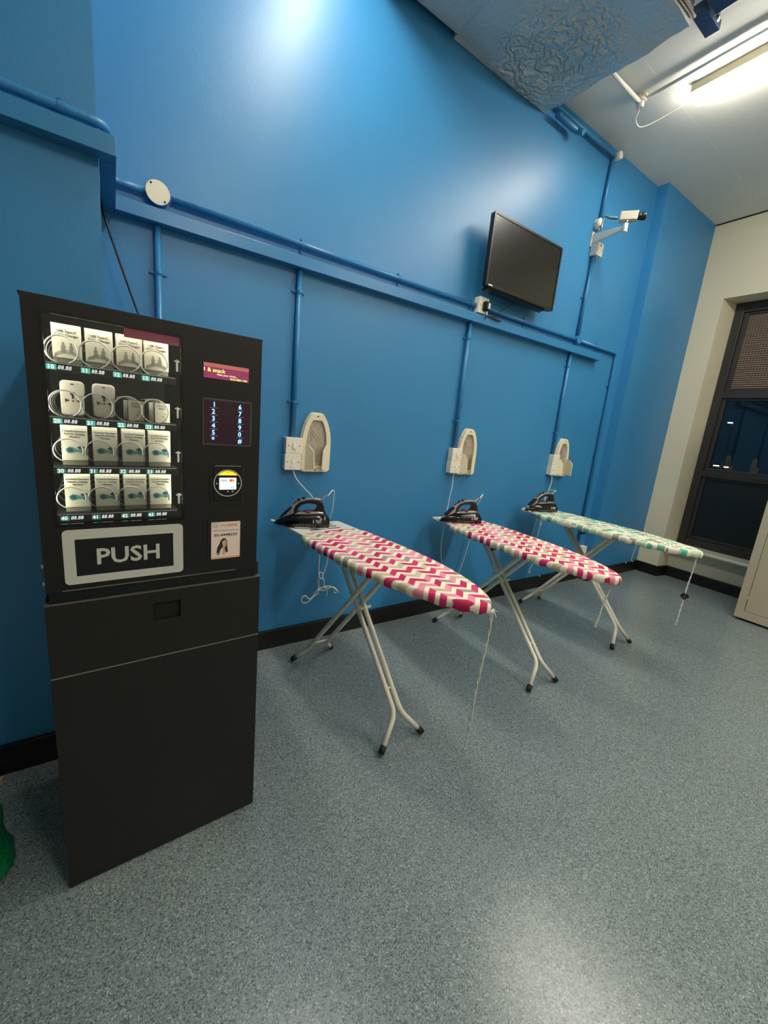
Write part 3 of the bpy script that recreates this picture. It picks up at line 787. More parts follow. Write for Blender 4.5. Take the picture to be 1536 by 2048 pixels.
# ------------------------------------------------------------------ steam irons
def steam_iron(loc, rz, label, cord, loopcord=None):
    o = thing('steam_iron', label, 'iron', loc, rz, 'steam irons parked on the ironing boards')
    L = .275
    def hw(t): return .057 * min(1, (1.02 - (1 - t) ** 2.1) if t < .55 else 1) * (1 - .25 * max(0, (t - .8) / .2) ** 2) if t > 0 else .002
    # soleplate
    n = 16; T = [i / n for i in range(n + 1)]
    side = [(t * L, max(.0025, hw(t) * (t ** .35 if t < .3 else (1 if t > .3 else 1)))) for t in T]
    side = [(x, w * min(1, (x / L / .42) ** .55) if x > 0 else .002) for x, w in [(t * L, .056 * (1 - .18 * max(0, (t - .8) / .2) ** 2)) for t in T]]
    poly = [(x - L / 2, w) for x, w in side] + [(x - L / 2, -w) for x, w in reversed(side)]
    obj('soleplate', prism(B(), poly, 0, .007), M['chrome'], o, bevel=.001)
    # black body as lofted sections
    def prof(t): # height of the dark body
        P = [(0, .012), (.08, .030), (.2, .050), (.35, .062), (.5, .066), (.65, .070), (.8, .074), (.9, .072), (.97, .060), (1.0, .045)]
        for (a, ha), (b, hb) in zip(P, P[1:]):
            if t <= b: return ha + (hb - ha) * (t - a) / (b - a)
        return .045
    rings = []
    for i in range(21):
        t_ = i / 20; w = max(.004, .058 * min(1, (t_ / .42) ** .55) * (1 - .35 * max(0, (t_ - .8) / .2) ** 2)); h = prof(t_)
        x = -L / 2 + t_ * L * 1.02; r_ = []
        for a in range(17):
            an = PI * a / 16; cs, sn = math.cos(an), math.sin(an)
            r_.append((x, w * math.copysign(abs(cs) ** .55, cs) * (1 - .25 * sn ** 3), .007 + (h - .007) * abs(sn) ** .6))
        rings.append(r_)
    obj('body', loft(B(), rings), M['gloss_black'], o, smooth=True)
    def X(f): return -L / 2 + f * L
    # handle loop
    def lop(pts, y0_, y1_, name, m, sm=False, bev=.004):
        return obj(name, prism(B(), [(X(a), b) for a, b in pts], y0_, y1_, 'y'), m, o, bevel=bev, smooth=sm, seg=3)
    outer = [(.36, .058), (.34, .085), (.38, .108), (.46, .128), (.56, .138), (.68, .142), (.80, .140), (.87, .130), (.90, .110), (.92, .090), (.95, .070), (.80, .062), (.62, .060), (.48, .058)]
    inner = [(.42, .078), (.425, .088), (.45, .100), (.50, .112), (.57, .119), (.66, .121), (.74, .119), (.765, .112), (.77, .104), (.755, .094), (.72, .085), (.64, .079), (.55, .075), (.47, .074)]
    bm = ringprism(B(), [(X(a), b) for a, b in outer], [(X(a), b) for a, b in inner], -.016, .016)
    obj('handle', bm, M['black'], o, bevel=.005, seg=3)
    # silver shell on top of nose and handle
    lop([(.05, .026), (.12, .048), (.22, .078), (.31, .105), (.40, .124), (.50, .138), (.60, .146), (.74, .150), (.84, .147), (.84, .140), (.70, .141), (.55, .136), (.45, .124), (.385, .106), (.355, .085), (.36, .066), (.25, .052), (.14, .038)], -.0155, .0155, 'silver_shell', M['grey_plastic'], bev=.005)
    lop([(.09, .036), (.12, .050), (.21, .077), (.30, .102), (.33, .100), (.30, .085), (.22, .062), (.14, .042)], -.019, .019, 'water_window', M['water'], bev=.004)
    lop([(.36, .062), (.42, .072), (.60, .078), (.80, .082), (.90, .080), (.90, .068), (.60, .062)], -.024, .024, 'waist_band', M['grey_plastic'], bev=.004)
    bm = B(); cyl(bm, (X(.62), 0, .072), (X(.62), 0, .083), .026, 24); obj('heat_dial', bm, M['amber'], o, bevel=.002)
    lop([(.33, .112), (.35, .121), (.41, .131), (.43, .128), (.39, .115)], -.009, .009, 'steam_button', M['amber'], bev=.002)
    for f, z in ((.44, .136), (.53, .145)):
        bm = B(); cyl(bm, (X(f), 0, z - .006), (X(f) - .003, 0, z + .006), .007, 12); obj('spray_button', bm, M['black'], o, bevel=.001)
    bm = B(); cyl(bm, (X(.02), 0, .018), (X(-.06), 0, .022), .005, 10); obj('spray_nozzle', bm, M['plastic'], o)
    bm = B(); text_into(bm, 'Russell', .0105, (X(.76), -.0575, .041), 0, depth=.004); text_into(bm, 'Hobbs', .0100, (X(.76), -.0575, .032), 0, depth=.004)
    prism(bm, rrect(X(.715), X(.725), .030, .047, .001, 2), -.0595, -.052, 'y')
    obj('maker_lettering', bm, M['white_print'], o)
    bm = B()
    for k in range(8):
        prism(bm, [(X(.36 + k * .055), .016), (X(.385 + k * .055), .016), (X(.3725 + k * .055), .022)], -.0585, -.05, 'y')
    obj('steam_marks', bm, M['grey_plastic'], o)
    # flex: grey boot then white cord
    obj('cord_boot', sweep(B(), smoothpath([(X(.84), 0, .142), (X(.90), 0, .158), (X(.96), 0, .168)], 5), lambda t_: .0055 - .002 * t_, 8), M['grey_plastic'], o)
    return o

def cord(par, pts, r=.0032, m=None, name='power_cord'):
    """cord given in world points, parented to the iron"""
    inv = (Matrix.Translation(par.location) @ Matrix.Rotation(par.rotation_euler.z, 4, 'Z')).inverted()
    return obj(name, sweep(B(), smoothpath([inv @ Vector(p) for p in pts], 7), r, 7), m or M['cord_white'], par)

I1 = steam_iron((.785, -.150, .7535), -.40, 'black and silver steam iron parked on the nearest ironing board, beside the vending machine', None)
I2 = steam_iron((1.850, -.210, .7295), -.32, 'black and silver steam iron parked on the middle ironing board', None)
I3 = steam_iron((2.725, -.180, .7615), -.25, 'black and silver steam iron parked on the far green ironing board', None)
def heel(I):  # world point at the cord boot tip
    m_ = Matrix.Translation(I.location) @ Matrix.Rotation(I.rotation_euler.z, 4, 'Z'); return m_ @ Vector((.129, 0, .165))
h1, h2, h3 = heel(I1), heel(I2), heel(I3)
cord(I1, [(.772, -.03, 1.028), (.79, -.04, .98), (.835, -.045, .93), (.885, -.045, .88), (.93, -.04, .80), (.95, -.035, .70), (.952, -.04, .55), (.950, -.05, .425),
          (.965, -.06, .400), (.975, -.05, .425), (.955, -.045, .43), (.952, -.05, .36), (.953, -.05, .31), (.93, -.05, .295), (.895, -.05, .265), (.862, -.05, .262), (.852, -.05, .29), (.872, -.05, .306),
          (.892, -.05, .285), (.91, -.05, .285), (.96, -.05, .335), (1.02, -.055, .345), (1.06, -.055, .32), (1.075, -.05, .30), (1.06, -.05, .295), (1.048, -.05, .33),
          (1.01, -.06, .335), (.99, -.05, .34), (.985, -.05, .38), (.975, -.045, .41), (.99, -.04, .44), (1.005, -.035, .50), (1.003, -.03, .60), (1.0, -.03, .72), (.985, -.09, .80), (.965, -.14, .86), (.96, -.155, .91), (.950, -.17, .938), (.932, -.185, .942), (.915, -.195, .930), tuple(h1)])
bm = sweep(B(), smoothpath([(.94, -.055, .335), (.99, -.05, .322), (1.05, -.05, .332), (1.09, -.05, .29)], 6), .003, 6)
sweep(bm, smoothpath([(.99, -.045, .31), (1.0, -.05, .34), (1.01, -.05, .30), (1.005, -.05, .28)], 6), .003, 6)
bm.transform((Matrix.Translation(I1.location) @ Matrix.Rotation(I1.rotation_euler.z, 4, 'Z')).inverted()); obj('cord_tie', bm, M['cord_white'], I1)
cord(I2, [(1.918, -.03, 1.028), (1.915, -.035, .94), (1.905, -.035, .85), (1.895, -.033, .70), (1.885, -.033, .55), (1.90, -.035, .42), (1.95, -.04, .30), (2.02, -.04, .24), (2.08, -.04, .27),
          (2.13, -.04, .42), (2.16, -.04, .58), (2.15, -.05, .74), (2.06, -.15, .82), (2.03, -.20, .87), (2.02, -.225, .905), (2.0, -.24, .915), (1.982, -.247, .905), tuple(h2)])
cord(I3, [(3.030, -.03, 1.028), (3.035, -.035, .96), (3.01, -.035, .89), (2.97, -.04, .80), (2.93, -.035, .66), (2.90, -.035, .52), (2.91, -.035, .40), (2.95, -.04, .36), (2.965, -.04, .48), (2.985, -.04, .62), (2.99, -.04, .74),
          (2.96, -.05, .86), (2.90, -.12, .915), tuple(h3)])
cord(I3, [(2.94, -.055, .70), (2.945, -.055, .62), (2.955, -.055, .60), (2.975, -.055, .61), (2.965, -.055, .63), (2.95, -.055, .615)], name='cord_end')
cord(I3, [(2.95, -.05, .245), (2.97, -.05, .28), (3.0, -.05, .285), (3.02, -.05, .265), (3.0, -.05, .25), (2.97, -.05, .26), (2.93, -.05, .22), (2.925, -.05, .18), (2.94, -.05, .19)], name='cord_tie')

# ------------------------------------------------------------------ iron holders
def holder(x, label, rf=.060):
    o = thing('iron_holder', label, 'iron holder', (x, 0, 1.015), group='iron holders on the blue wall')
    def half(w_, zb, zt_, topw, rb, n=12):
        pts = []
        for i in range(6):
            a = PI / 2 * i / 5; pts.append((w_ - rb + rb * math.sin(a), zb + rb - rb * math.cos(a)))
        for f, g in ((.45, 1.), (.53, .985), (.61, .945), (.69, .87), (.77, .75), (.85, .58), (.92, .37), (.97, .17), (1., 0.)):
            pts.append((topw + (w_ - topw) * g, zb + (zt_ - zb) * f))
        return pts
    def full(*a): h = half(*a); return h + [(-x_, z_) for x_, z_ in reversed(h)]
    outer = full(.086, 0, .315, .030, .022); inner = full(.058, .028, .275, .024, .008)
    outer2 = full(.083, .003, .312, .028, .020)
    bm = ringprism(B(), outer, inner, -.012, 0); ringprism(bm, outer2, inner, -.030, -.012)
    obj('frame', bm, M['plastic_old'], o, bevel=.002)
    pl_ = obj('heat_plate', prism(B(), full(.0585, .027, .276, .0245, .008), -.016, -.002, 'y'), M['plate'], o)
    bm = B()
    for k in range(-3, 4):
        if k: box(bm, k * .0105 - .0018, k * .0105 + .0018, -.0185, -.015, .045 + .004 * abs(k), .150 - .004 * abs(k))
    for s_ in (-1, 1):
        for k in range(3):
            z = .165 + k * .020; v = [(s_ * (.010 + .010 * (k == 0)), z), (s_ * (.036), z + .034), (s_ * .036, z + .040), (s_ * (.010 + .010 * (k == 0)), z + .006)]
            prism(bm, v, -.0185, -.015, 'y')
    obj('ridge', bm, M['plate'], pl_, bevel=.001)
    for s_ in (-1, 1):
        bm = B()
        fd = rf if s_ > 0 else .070
        P0 = [(s_ * .060, -.026, .018), (s_ * .060, -.026, .150), (s_ * .045, -.026 - (fd - .026) * .5, .142), (s_ * .028, -fd + .006, .115), (s_ * .022, -fd, .018)]
        P1 = [(x_ + s_ * .004, y_ - .002, z_) for x_, y_, z_ in P0]
        a = [bm.verts.new(p) for p in P0]; b = [bm.verts.new(p) for p in P1]
        for q_ in ((0, 1, 2), (0, 2, 3), (0, 3, 4)):
            bm.faces.new([a[i] for i in q_]); bm.faces.new([b[i] for i in reversed(q_)])
        for i in range(5): bm.faces.new((a[i], a[(i + 1) % 5], b[(i + 1) % 5], b[i]))
        obj('side_flap', bm, M['plastic_old'], o)
    obj('rest_ledge', box(B(), -.055, .055, -.036, -.012, .026, .032), M['plastic_old'], o, bevel=.001)
    for z in (.012, .296):
        bm = B(); cyl(bm, (0, -.029, z), (0, -.0312, z), .0042, 12); obj('screw', bm, M['dark'], o)
    return o
holder(.899, 'cream plastic iron holder on the wall above the nearest ironing board')
holder(2.027, 'cream plastic iron holder on the wall above the middle ironing board')
holder(3.135, 'cream plastic iron holder on the wall above the far green ironing board', .115)

# ------------------------------------------------------------------ vending machine and its base cabinet
VX, VY, VR = .10, -.933, math.radians(2.4)
def vw(x, y, z):
    c_, s_ = math.cos(VR), math.sin(VR); return (VX + x * c_ - y * s_, VY + x * s_ + y * c_, z)
base = thing('base_cabinet', 'tall dark brown metal base cabinet under the vending machine', 'cabinet', (VX, VY, 0), VR)
X0, X1 = -.250, .244; D = .44
bm = box(B(), X0, X1, .016, D, .0, .8265); obj('carcass', bm, M['powder2'], base, bevel=.002)
bm = B()
for a, b, c_, d_ in ((X0, -.036, .640, .824), (.0295, X1, .640, .824), (-.036, .0295, .640, .743), (-.036, .0295, .792, .824)): box(bm, a, b, 0, .015, c_, d_)
obj('upper_panel', bm, M['powder2'], base)
obj('coin_slot', box(B(), -.0365, .030, .010, .016, .7425, .7925), M['dark'], base)
obj('lower_door', box(B(), X0, X1, 0, .015, .004, .636), M['powder2'], base, bevel=.0015)
obj('seam_lip', box(B(), X0, X1, -.0012, .014, .6365, .6385), mat('worn_edge', (120, 116, 108), .4), base)
obj('top_lip', box(B(), X0, X1, -.002, .016, .8245, .8275), mat('worn_edge_dark', (92, 84, 76), .35), base)

vm = thing('vending_machine', 'black glass fronted vending machine with a PUSH flap and keypad', 'vending machine', (VX, VY, .8285), VR)
ZO = -.8285
def vo(name, bm, m, par=None, bevel=0., smooth=False, seg=2):
    bm.transform(Matrix.Translation((0, 0, ZO))); return obj(name, bm, m, par or vm, smooth, bevel, seg=seg)
U0, U1, UB, UT = -.245, .2315, .8285, 1.485
G0, G1, GB, GT = -.218, .040, 1.012, 1.459
bm = B()
box(bm, U0, U0 + .012, .02, D, UB, UT); box(bm, U1 - .012, U1, .02, D, UB, UT); box(bm, U0, U1, .02, D, UT - .012, UT); box(bm, U0, U1, .02, D, UB + .002, UB + .03); box(bm, U0, U1, D - .01, D, UB, UT)
vo('casing', bm, M['powder'])
vo('plinth_gap', box(B(), U0 + .004, U1 - .004, .004, .03, UB, .856), M['gloss_black'])
bm = box(B(), G1 + .012, G1 + .02, .02, D - .02, GB - .02, UT - .02); box(bm, G0 - .006, G1 + .012, .03, D - .02, GB - .02, GB - .008); box(bm, U0 + .013, G1 + .013, D - .06, D - .05, GB - .02, UT - .02)
box(bm, U0 + .013, U0 + .016, .02, D - .02, GB - .02, UT - .02)
vo('inner_lining', bm, M['inside'])
# door front: one plate with the window opening
bm = B()
for a, b, c_, d_ in ((U0, G0, .856, UT - .002), (G1, U1, .856, UT - .002), (G0, G1, .856, GB), (G0, G1, GT, UT - .002)): box(bm, a, b, 0, .018, c_, d_)
bmesh.ops.remove_doubles(bm, verts=bm.verts, dist=1e-5)
door = vo('door', bm, M['powder'])
vo('top_rim', box(B(), U0 - .003, U1 + .003, .004, .05, UT - .003, UT + .003), M['black'], bevel=.001)
pane = vo('window_pane', box(B(), G0 + .001, G1 - .001, .006, .009, GB + .001, GT - .001), M['glass'])
vo('window_trim', ringprism(B(), rrect(G0 - .002, G1 + .002, GB - .002, GT + .002, .002, 2), rrect(G0 + .004, G1 - .003, GB + .004, GT - .004, .001, 2), -.0008, .006), M['gloss_black'])
vo('led_strip', box(B(), G0 + .01, G1, .022, .028, GT + .004, GT + .010), M['led'])
vo('led_strip', box(B(), G0 - .012, G0 - .006, .022, .028, GB + .02, GT - .01), mat('led_strip_side', (255, 255, 255), .5, emit=(255, 250, 225), es=18.))
vo('led_strip', box(B(), G1 + .004, G1 + .010, .022, .028, GB + .02, GT - .01), bpy.data.materials['led_strip_side'])
vo('promo_strip', box(B(), -.075, G1 - .003, .0095, .0115, 1.436, 1.456), M['maroon'])  # glowing maroon strip stands in for the display banner's reflection in the glass
bm = B()
for k in range(6): box(bm, -.018, .032 - .006 * (k % 3), .0295, .0300, 1.337 - k * .0075 - (.006 if k > 2 else 0), 1.3385 - k * .0075 - (.006 if k > 2 else 0))
SH = (1.361, 1.249, 1.140, 1.031)   # shelf heights
COLX = (-.180, -.122, -.064, -.008)
# shelves with price labels and spirals
for r_, sz in enumerate(SH):
    if r_ < 3: vo('led_strip', box(B(), G0 + .006, G1 - .012, .0302, .0335, sz - .0085, sz - .0045), M['led_low'])  # unseen glow strips, added under the shelves to brighten the goods
    sh = vo('shelf', box(B(), G0 + .002, G1 - .008, .030, .36, sz, sz + .003), M['inside'])
    vo('shelf_edge', box(B(), G0 + .002, G1 - .010, .0255, .030, sz - .014, sz + .003), M['black'], sh)
    vo('shelf_lip', box(B(), G0 + .002, G1 - .012, .0245, .0262, sz + .0005, sz + .0020), M['steelwire'], sh)
    bm = B(); bm2 = B(); bm3 = B()
    for k, cx_ in enumerate(COLX):
        nm = str((r_ + 1) * 10 + k); x_ = cx_ - .030 if r_ else cx_ - .034
        prism(bm, rrect(x_, x_ + .0165, sz - .0128, sz - .0018, .0008, 2), .0243, .0256, 'y')
        text_into(bm2, nm, .0118, (x_ + .0012, .0240, sz - .0112), depth=.0003, bold=.00018)
        text_into(bm3, '88.88', .0115, (x_ + .0180, .0250, sz - .0108), depth=.0003, shear=.2, width=.0235)
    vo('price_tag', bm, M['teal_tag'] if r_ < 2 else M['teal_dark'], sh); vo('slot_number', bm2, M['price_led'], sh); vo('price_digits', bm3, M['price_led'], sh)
    for k, cx_ in enumerate(COLX):
        rad = .0285 if r_ < 2 else .0270; zc = sz + .0300 + (.0 if r_ < 2 else .006); pts = []
        xc = cx_ - .0075
        ph0 = -1.1 if r_ < 2 else -.3; nf = 26 if r_ < 2 else 15
        for i in range(30 * 4):
            a = ph0 + i / 30 * 2 * PI; pts.append((xc + rad * math.cos(a), .030 + (.006 * i / nf if i <= nf else .006 + .072 * (i - nf) / 30), zc + rad * math.sin(a)))
        # first turn runs flat to show a full circle at the front
        vo('spiral', sweep(B(), pts, .0016, 6), M['steelwire'])
    if r_ < 4:
        bm = box(B(), G1 - .009, G1 - .005, .024, .028, sz + .018, sz + .045); box(bm, G1 - .013, G1 - .002, .024, .027, sz + .040, sz + .043); vo('latch', bm, M['white_print'])
    for k in range(3):
        cx_ = (COLX[k] + COLX[k + 1]) / 2 - .001
        if r_ != 0: vo('divider', box(B(), cx_ - .0006, cx_ + .0006, .034, .34, sz + .003, sz + .055), M['inside'])

# PUSH flap
pf = vo('push_flap', ringprism(B(), rrect(-.209, .037, .871, 1.002, .010), rrect(-.187, .014, .890, .979, .0012), -.0018, .0), M['silver'])
vo('flap_door', box(B(), -.187, .014, -.0006, .004, .890, .979), mat('black_flap', (7, 7, 8), .4), pf)
bm = text_into(B(), 'PUSH', .054, (-.150, -.0012, .9155), depth=.0006, bold=.0011, width=.130); vo('push_lettering', bm, M['silver'], pf)
# display
ds = vo('display', box(B(), .088, .198, -.0006, .003, 1.373, 1.409), M['screen'])
vo('display_band', box(B(), .088, .198, -.0010, .003, 1.400, 1.409), M['screen_top'], ds)
bm = text_into(B(), '& snack', .0135, (.0965, -.0008, 1.3885), depth=.0003); box(bm, .0885, .0905, -.0011, -.0006, 1.3895, 1.397)
text_into(bm, '01/01/2001 7:06', .0062, (.151, -.0008, 1.3745), depth=.0003, width=.042); vo('display_text', bm, M['lcd_text'], ds)
vo('display_text', text_into(B(), 'Make your choice...', .0065, (.119, -.0008, 1.3815), depth=.0003, width=.050), M['lcd_text2'], ds)
# keypad
kp = vo('keypad', prism(B(), rrect(.085, .208, 1.207, 1.325, .003, 3), -.0014, .0, 'y'), mat('keypad_rim', (74, 64, 62), .35))
vo('keypad_glass', box(B(), .089, .204, -.0022, -.0012, 1.212, 1.320), M['keypad'], kp)
bd = B(); bl_ = B()
for i, (a, b) in enumerate(zip('12345*', '67890#')):
    z = 1.3045 - i * .0176
    text_into(bd, a, .0165, (.1065 if a != '1' else .1085, -.0026, z), depth=.0003, bold=.0002)
    text_into(bd, b, .0165, (.1725, -.0026, z - .001), depth=.0003, bold=.0002)
    if i < 5:
        box(bl_, .1015, .1215, -.0028, -.0022, z - .0035, z - .0028); box(bl_, .169, .186, -.0028, -.0022, z - .0042, z - .0035)
vo('keypad_digits', bd, M['blue_led'], kp); vo('keypad_lines', bl_, M['key_line'], kp)
# card reader
cr = vo('card_reader', ringprism(B(), rrect(.103, .191, 1.050, 1.164, .003, 3), rrect(.1105, .1845, 1.0585, 1.1565, .002, 3), -.0016, .0), M['black'])
vo('reader_face', prism(B(), rrect(.1115, .1835, 1.0595, 1.1555, .002, 3), -.004, .0, 'y'), M['gloss_black'], cr)
vo('reader_slot', box(B(), .114, .181, -.0045, -.0035, 1.1535, 1.1545), M['silver'], cr)
cxr, czr = .1475, 1.108
def circ(r, n=40, a0=0, a1=2 * PI): return [(cxr + r * math.cos(a0 + (a1 - a0) * i / n), czr + r * math.sin(a0 + (a1 - a0) * i / n)) for i in range(n)]
vo('reader_ring', ringprism(B(), circ(.0362), circ(.0348), -.0052, -.0035), M['white_print'], cr)
arc = [(cxr + .033 * math.cos(a), czr + .033 * math.sin(a)) for a in [PI * (.22 + .56 * i / 12) for i in range(13)]]
vo('reader_arc', prism(B(), arc, -.0050, -.0040, 'y'), M['yellow'], cr)
vo('reader_screen', prism(B(), rrect(.1255, .1695, 1.0905, 1.1225, .0012, 2), -.0052, -.0040, 'y'), M['reader_screen'], cr)
vo('card_lettering', text_into(text_into(B(), 'VISA', .0078, (.1285, -.0054, 1.1125), depth=.0003, shear=.2, width=.0145), 'Pay', .0055, (.1555, -.0054, 1.0945), depth=.0003), M['visa_ink'], cr)
for dx_, m_ in ((.1555, 'circle_red'), (.1605, 'circle_yellow')):
    vo('card_emblem', prism(B(), [(dx_ + .0038 * math.cos(2 * PI * i / 20), 1.1155 + .0038 * math.sin(2 * PI * i / 20)) for i in range(20)], -.0056 - (.0002 if dx_ > .158 else 0), -.0052, 'y'), M[m_], cr)
bm = text_into(B(), '<', .008, (.1165, -.0045, 1.104), depth=.0003, bold=.0002); text_into(bm, '>', .008, (.1735, -.0045, 1.104), depth=.0003, bold=.0002)
box(bm, .1465, .1495, -.0047, -.0040, 1.0835, 1.0865); ringprism(bm, [(.160 + .0022 * math.cos(a * .52), 1.085 + .0022 * math.sin(a * .52)) for a in range(12)], [(.160 + .0015 * math.cos(a * .52), 1.085 + .0015 * math.sin(a * .52)) for a in range(12)], -.0047, -.004)
vo('reader_marks', bm, M['white_print'], cr)
vo('reader_marks', text_into(B(), 'nayax', .0032, (.1435, -.0052, 1.1365), depth=.0003), M['black_print'], cr)
# service label
lb = vo('service_label', ringprism(B(), rrect(.098, .191, .886, 1.010, .004, 3), rrect(.1065, .1835, .895, 1.0005, .002, 3), -.0014, .0), M['black'])
vo('label_card', box(B(), .1065, .1835, -.0009, .0, .895, 1.0005), M['label_card'], lb)
bm = text_into(B(), '01-4448233', .0098, (.1145, -.0011, .9600), depth=.0003, bold=.0002, width=.0600)
vo('label_lettering', bm, M['black_print'], lb)
bm = text_into(B(), 'www.vending-machines.ie', .0058, (.110, -.0011, .9745), depth=.0003, width=.068); text_into(bm, 'XPRESS', .0048, (.1315, -.0011, .9885), depth=.0003, width=.017)
for k in range(7):
    a = k * .9; cyl(bm, (.1165 + .003 * math.cos(a), -.0010, .9905 + .003 * math.sin(a)), (.1165 + .0075 * math.cos(a), -.0010, .9905 + .0075 * math.sin(a)), .0006, 5)
vo('label_lettering', bm, M['grey_print'], lb)
vo('label_bar', box(B(), .1505, .175, -.0012, -.0008, .9870, .9940), M['orange'], lb)
vo('label_strip', box(B(), .1065, .1835, -.0012, -.0008, .895, .8995), M['orange'], lb)
# printed helpline picture: dark hair, face, headset
bm = prism(B(), [(.121, .918), (.1225, .928), (.127, .936), (.131, .947), (.1365, .953), (.1435, .953), (.148, .946), (.1485, .936), (.149, .925), (.151, .915), (.146, .910), (.142, .922), (.137, .928), (.131, .922), (.127, .908), (.122, .905), (.124, .914), (.119, .911)], -.0012, -.0008, 'y', 0)
prism(bm, [(.136, .936), (.137, .945), (.141, .949), (.1455, .947), (.147, .939), (.1455, .931), (.1415, .926), (.1375, .928)], -.0015, -.0009, 'y', 1)
prism(bm, [(.1375, .930), (.142, .925), (.143, .915), (.1405, .902), (.136, .912)], -.0014, -.0009, 'y', 1)
prism(bm, [(.1365, .935), (.138, .934), (.137, .944), (.1355, .944)], -.0017, -.0009, 'y', 2)
vo('printed_portrait', bm, [M['hair'], M['skin'], M['white_print']], lb)
for z in (.905, .862):
    bm = B(); cyl(bm, (U0 - .001, .05, z), (U0 - .008, .05, z), .006, 12); vo('side_screw', bm, M['chrome'])
bm = box(B(), U1 - .01, U1 + .008, .004, .022, .832, .87); vo('hinge', bm, M['black'], bevel=.001)
bm = box(B(), U0 + .03, U1 - .06, -.002, .004, .8565, .8585); vo('door_lip', bm, mat('worn_lip', (110, 100, 90), .35))

# ------------------------------------------------------------------ goods inside the machine
def product(name, label, cat, loc, group, rz=0., tilt=0.):
    o = thing(name, label, cat, vw(*loc), VR + rz, group); o.rotation_euler = (tilt, 0, VR + rz); return o
def carton(o, w, h, d):
    obj('bottom_flap', box(B(), -w / 2 + .0006, w / 2 - .0006, .003, d - .002, 0, .0115), M['card_side'], o)
    return obj('carton', box(B(), -w / 2, w / 2, 0, d, .011, h), M['card'], o, bevel=.0006)
def usb_print(o, w, h):
    bm = text_into(B(), 'USB Type-C', .0068, (-.0165, -.0004, h - .017), depth=.0003, width=.033); text_into(bm, 'Cable Charger', .0068, (-.0205, -.0004, h - .0245), depth=.0003, width=.041)
    obj('box_lettering', bm, M['black_print'], o)
    bm = B()
    for s_ in (-1, 1):
        box(bm, s_ * .007 - .0035, s_ * .007 + .0035, -.0006, 0, .022, .036); box(bm, s_ * .007 - .0018, s_ * .007 + .0018, -.0006, 0, .036, .043)
    for k in range(4):
        sweep(bm, [(-.022 + .044 * i / 8, -.0003, .0125 + .002 * k + .009 * math.sin(PI * i / 8)) for i in range(9)], .0004, 4)
    obj('cable_picture', bm, M['usb_ink'], o)
def pod_print(o, w, h):
    bm = text_into(B(), '2 Laundry Detergent', .0058, (-.0215, -.0004, h - .014), depth=.0003, width=.043); text_into(bm, 'Pods For Washing', .0058, (-.0185, -.0004, h - .0205), depth=.0003, width=.037)
    text_into(bm, 'Machine', .0058, (-.009, -.0004, h - .027), depth=.0003, width=.018); obj('box_lettering', bm, M['black_print'], o)
    bm = prism(B(), [(-.017, .037), (-.010, .042), (-.002, .040), (.004, .036), (.012, .038), (.020, .035), (.021, .030), (.012, .028), (.004, .031), (-.004, .028), (-.012, .027), (-.016, .031)], -.0005, 0, 'y', 0)
    prism(bm, [(-.015, .036), (-.009, .040), (-.003, .036), (-.005, .030), (-.012, .030)], -.0008, 0, 'y', 1); prism(bm, [(.003, .040), (.010, .045), (.018, .042), (.016, .038), (.008, .037)], -.0008, 0, 'y', 1)
    obj('pod_picture', bm, [M['pod_teal'], M['pod_navy']], o)
PLACE = ('leftmost', 'second from the left', 'third from the left', 'rightmost')
PX = (-.1775, -.1205, -.0635, -.0085)
for k, x_ in enumerate(PX):
    for dpt in (0, 1):
        if dpt == 1 and k < 2: continue
        n_ = str(10 + k)
        lb_ = PLACE[k] + (' white cable charger box in the top row of the vending machine' if not dpt else ' column of the top row, white charger box half hidden behind another')
        o = product('charger_box', lb_, 'box', (x_ + (.004 if dpt else 0), .0425 + dpt * .05, SH[0] + .0035), 'cable charger boxes on the top shelf')
        carton(o, .051, .080 if not dpt else .078, .030); usb_print(o, .051, .080 if not dpt else .078)
def adapter(x_, n_):
    o = product('travel_adapter', n_ + ' of the two white travel adapters in the second row of the vending machine', 'plug adapter', (x_, .0445, SH[1] + .004), 'travel adapters on the second shelf')
    bm = loft(B(), [[(px * k, y_, .0385 + (pz - .0385) * k) for px, pz in rrect(-.022, .022, 0, .077, .009)] for k, y_ in ((.9, -.002), (1., .004), (1., .035))])
    obj('body', bm, M['plastic'], o)
    bm = box(B(), -.003, .003, -.0026, -.001, .068, .070); box(bm, -.004, .004, -.0026, -.001, .046, .052); box(bm, -.0015, .0015, -.0026, -.001, .038, .046); cyl(bm, (0, -.0026, .033), (0, -.001, .033), .0018, 8)
    obj('socket_hole', bm, M['dark'], o)
    bm = B()
    for s_ in (-1, 1): prism(bm, [(s_ * .005, .034), (s_ * .014, .038), (s_ * .014, .030)], -.0028, -.001, 'y')
    obj('red_contact', bm, M['red_print'], o)
    obj('adapter_lettering', text_into(B(), 'Travel Adaptor', .004, (.004, -.0024, .043), depth=.0003, width=.014), M['grey_print'], o)
adapter(PX[0] + .004, 'left'); adapter(PX[1] + .004, 'right')
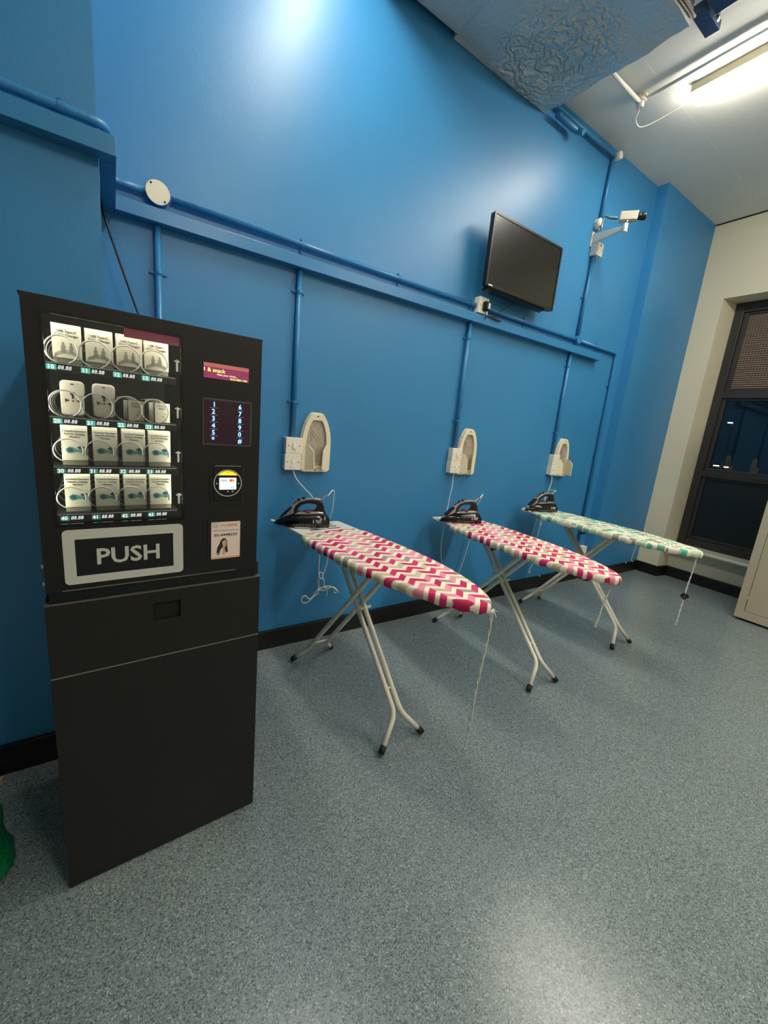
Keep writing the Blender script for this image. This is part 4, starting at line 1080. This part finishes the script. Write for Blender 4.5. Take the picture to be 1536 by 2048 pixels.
for k in (2, 3):
    for dpt in (0, 1):
        o = product('adapter_box', ('left', 'right')[k - 2] + (' of the two small white adapter boxes in the second row of the vending machine' if not dpt else ' of the two dim adapter boxes hidden behind the small front ones'), 'box',
                    (PX[k] + (.010 if not dpt else .004), .0435 + .06 * dpt, SH[1] + .004), 'small adapter boxes on the second shelf', rz=0, tilt=0)
        obj('carton', box(B(), -.0165, .0165, 0, .03, 0, .047), M['card'], o, bevel=.0006)
        if not dpt:
            bm = text_into(B(), 'UK Travel', .005, (-.010, -.0004, .038), depth=.0003, width=.02); text_into(bm, 'Adaptor', .005, (-.008, -.0004, .032), depth=.0003, width=.016); obj('box_lettering', bm, M['black_print'], o)
            bm = B()
            for a, b in ((.004, .020), (0, .013), (.009, .014)): box(bm, a, a + .0045, -.0005, 0, b, b + .0025)
            obj('socket_picture', bm, mat('gold_print', (180, 150, 70), .5), o)
for r_ in (2, 3):
    for k, x_ in enumerate(PX):
        o = product('detergent_box', PLACE[k] + ' laundry detergent box in the ' + ('third' if r_ == 2 else 'bottom') + ' row of the vending machine', 'box', (x_ + .002, .0425, SH[r_] + .0035), 'laundry detergent boxes on the lower shelves')
        carton(o, .0485, .089, .030); pod_print(o, .0485, .089)

# ------------------------------------------------------------------ locker at the right
lk = thing('metal_locker', 'beige metal locker standing at the right edge in front of the window', 'locker', (4.28, -1.115, 0))
bm = box(B(), .003, .45, -.95, 0, .02, 1.95); obj('carcass', bm, M['locker'], lk, bevel=.003)
bm = B()
for a, b, c_, d_ in ((-.055, 0, .02, 1.95), (-.95, -.895, .02, 1.95), (-.895, -.055, .02, .085), (-.895, -.055, 1.89, 1.95)): box(bm, -.012, .003, a, b, c_, d_)
obj('front_frame', bm, M['locker'], lk)
obj('door', box(B(), -.010, .002, -.892, -.058, .088, 1.887), M['locker'], lk, bevel=.0015)
bm = B(); cyl(bm, (-.015, -.0565, .17), (-.015, -.0565, .215), .004, 8); obj('hinge', bm, M['locker'], lk)
for y in (-.05, -.90): obj('foot', box(B(), .01, .05, y - .03, y, 0, .022), M['black'], lk)

# ------------------------------------------------------------------ green bag and card scrap at the left edge
gb = thing('plastic_bag', 'crumpled green plastic bag with a black tie at the lower left edge', 'bag', (-.421, -.815, 0))
rnd = random.Random(3); rings = []
for i in range(15):
    t_ = i / 14; z = .24 * t_; rr = .15 * (1 - .25 * t_) * (math.sin(min(1, t_ * 3 + .35) * PI / 2)) * (1 if t_ < .8 else 1 - (t_ - .8) * 3.4)
    rings.append([(rr * (1 + .05 * math.sin(5 * a + i * .5) + .03 * math.sin(11 * a + i * 1.1)) * math.cos(a), 1.25 * rr * (1 + .05 * math.sin(5 * a + i * .5)) * math.sin(a), z) for a in [2 * PI * k / 36 for k in range(36)]])
obj('bag_skin', loft(B(), rings), M['green'], gb, smooth=True)
bm = B(); cyl(bm, (0, 0, .235), (.0, 0, .265), .03, 12); obj('tie', bm, M['black'], gb, bevel=.003)
cs = obj('cardboard_scrap', box(B(), -.06, .06, -.012, .012, 0, .02), mat('cardboard', (170, 150, 128), .8), None, loc=(-.419, -.458, 0), bevel=.002)
tag(cs, 'small beige cardboard scrap on the floor by the pillar skirting', 'scrap')
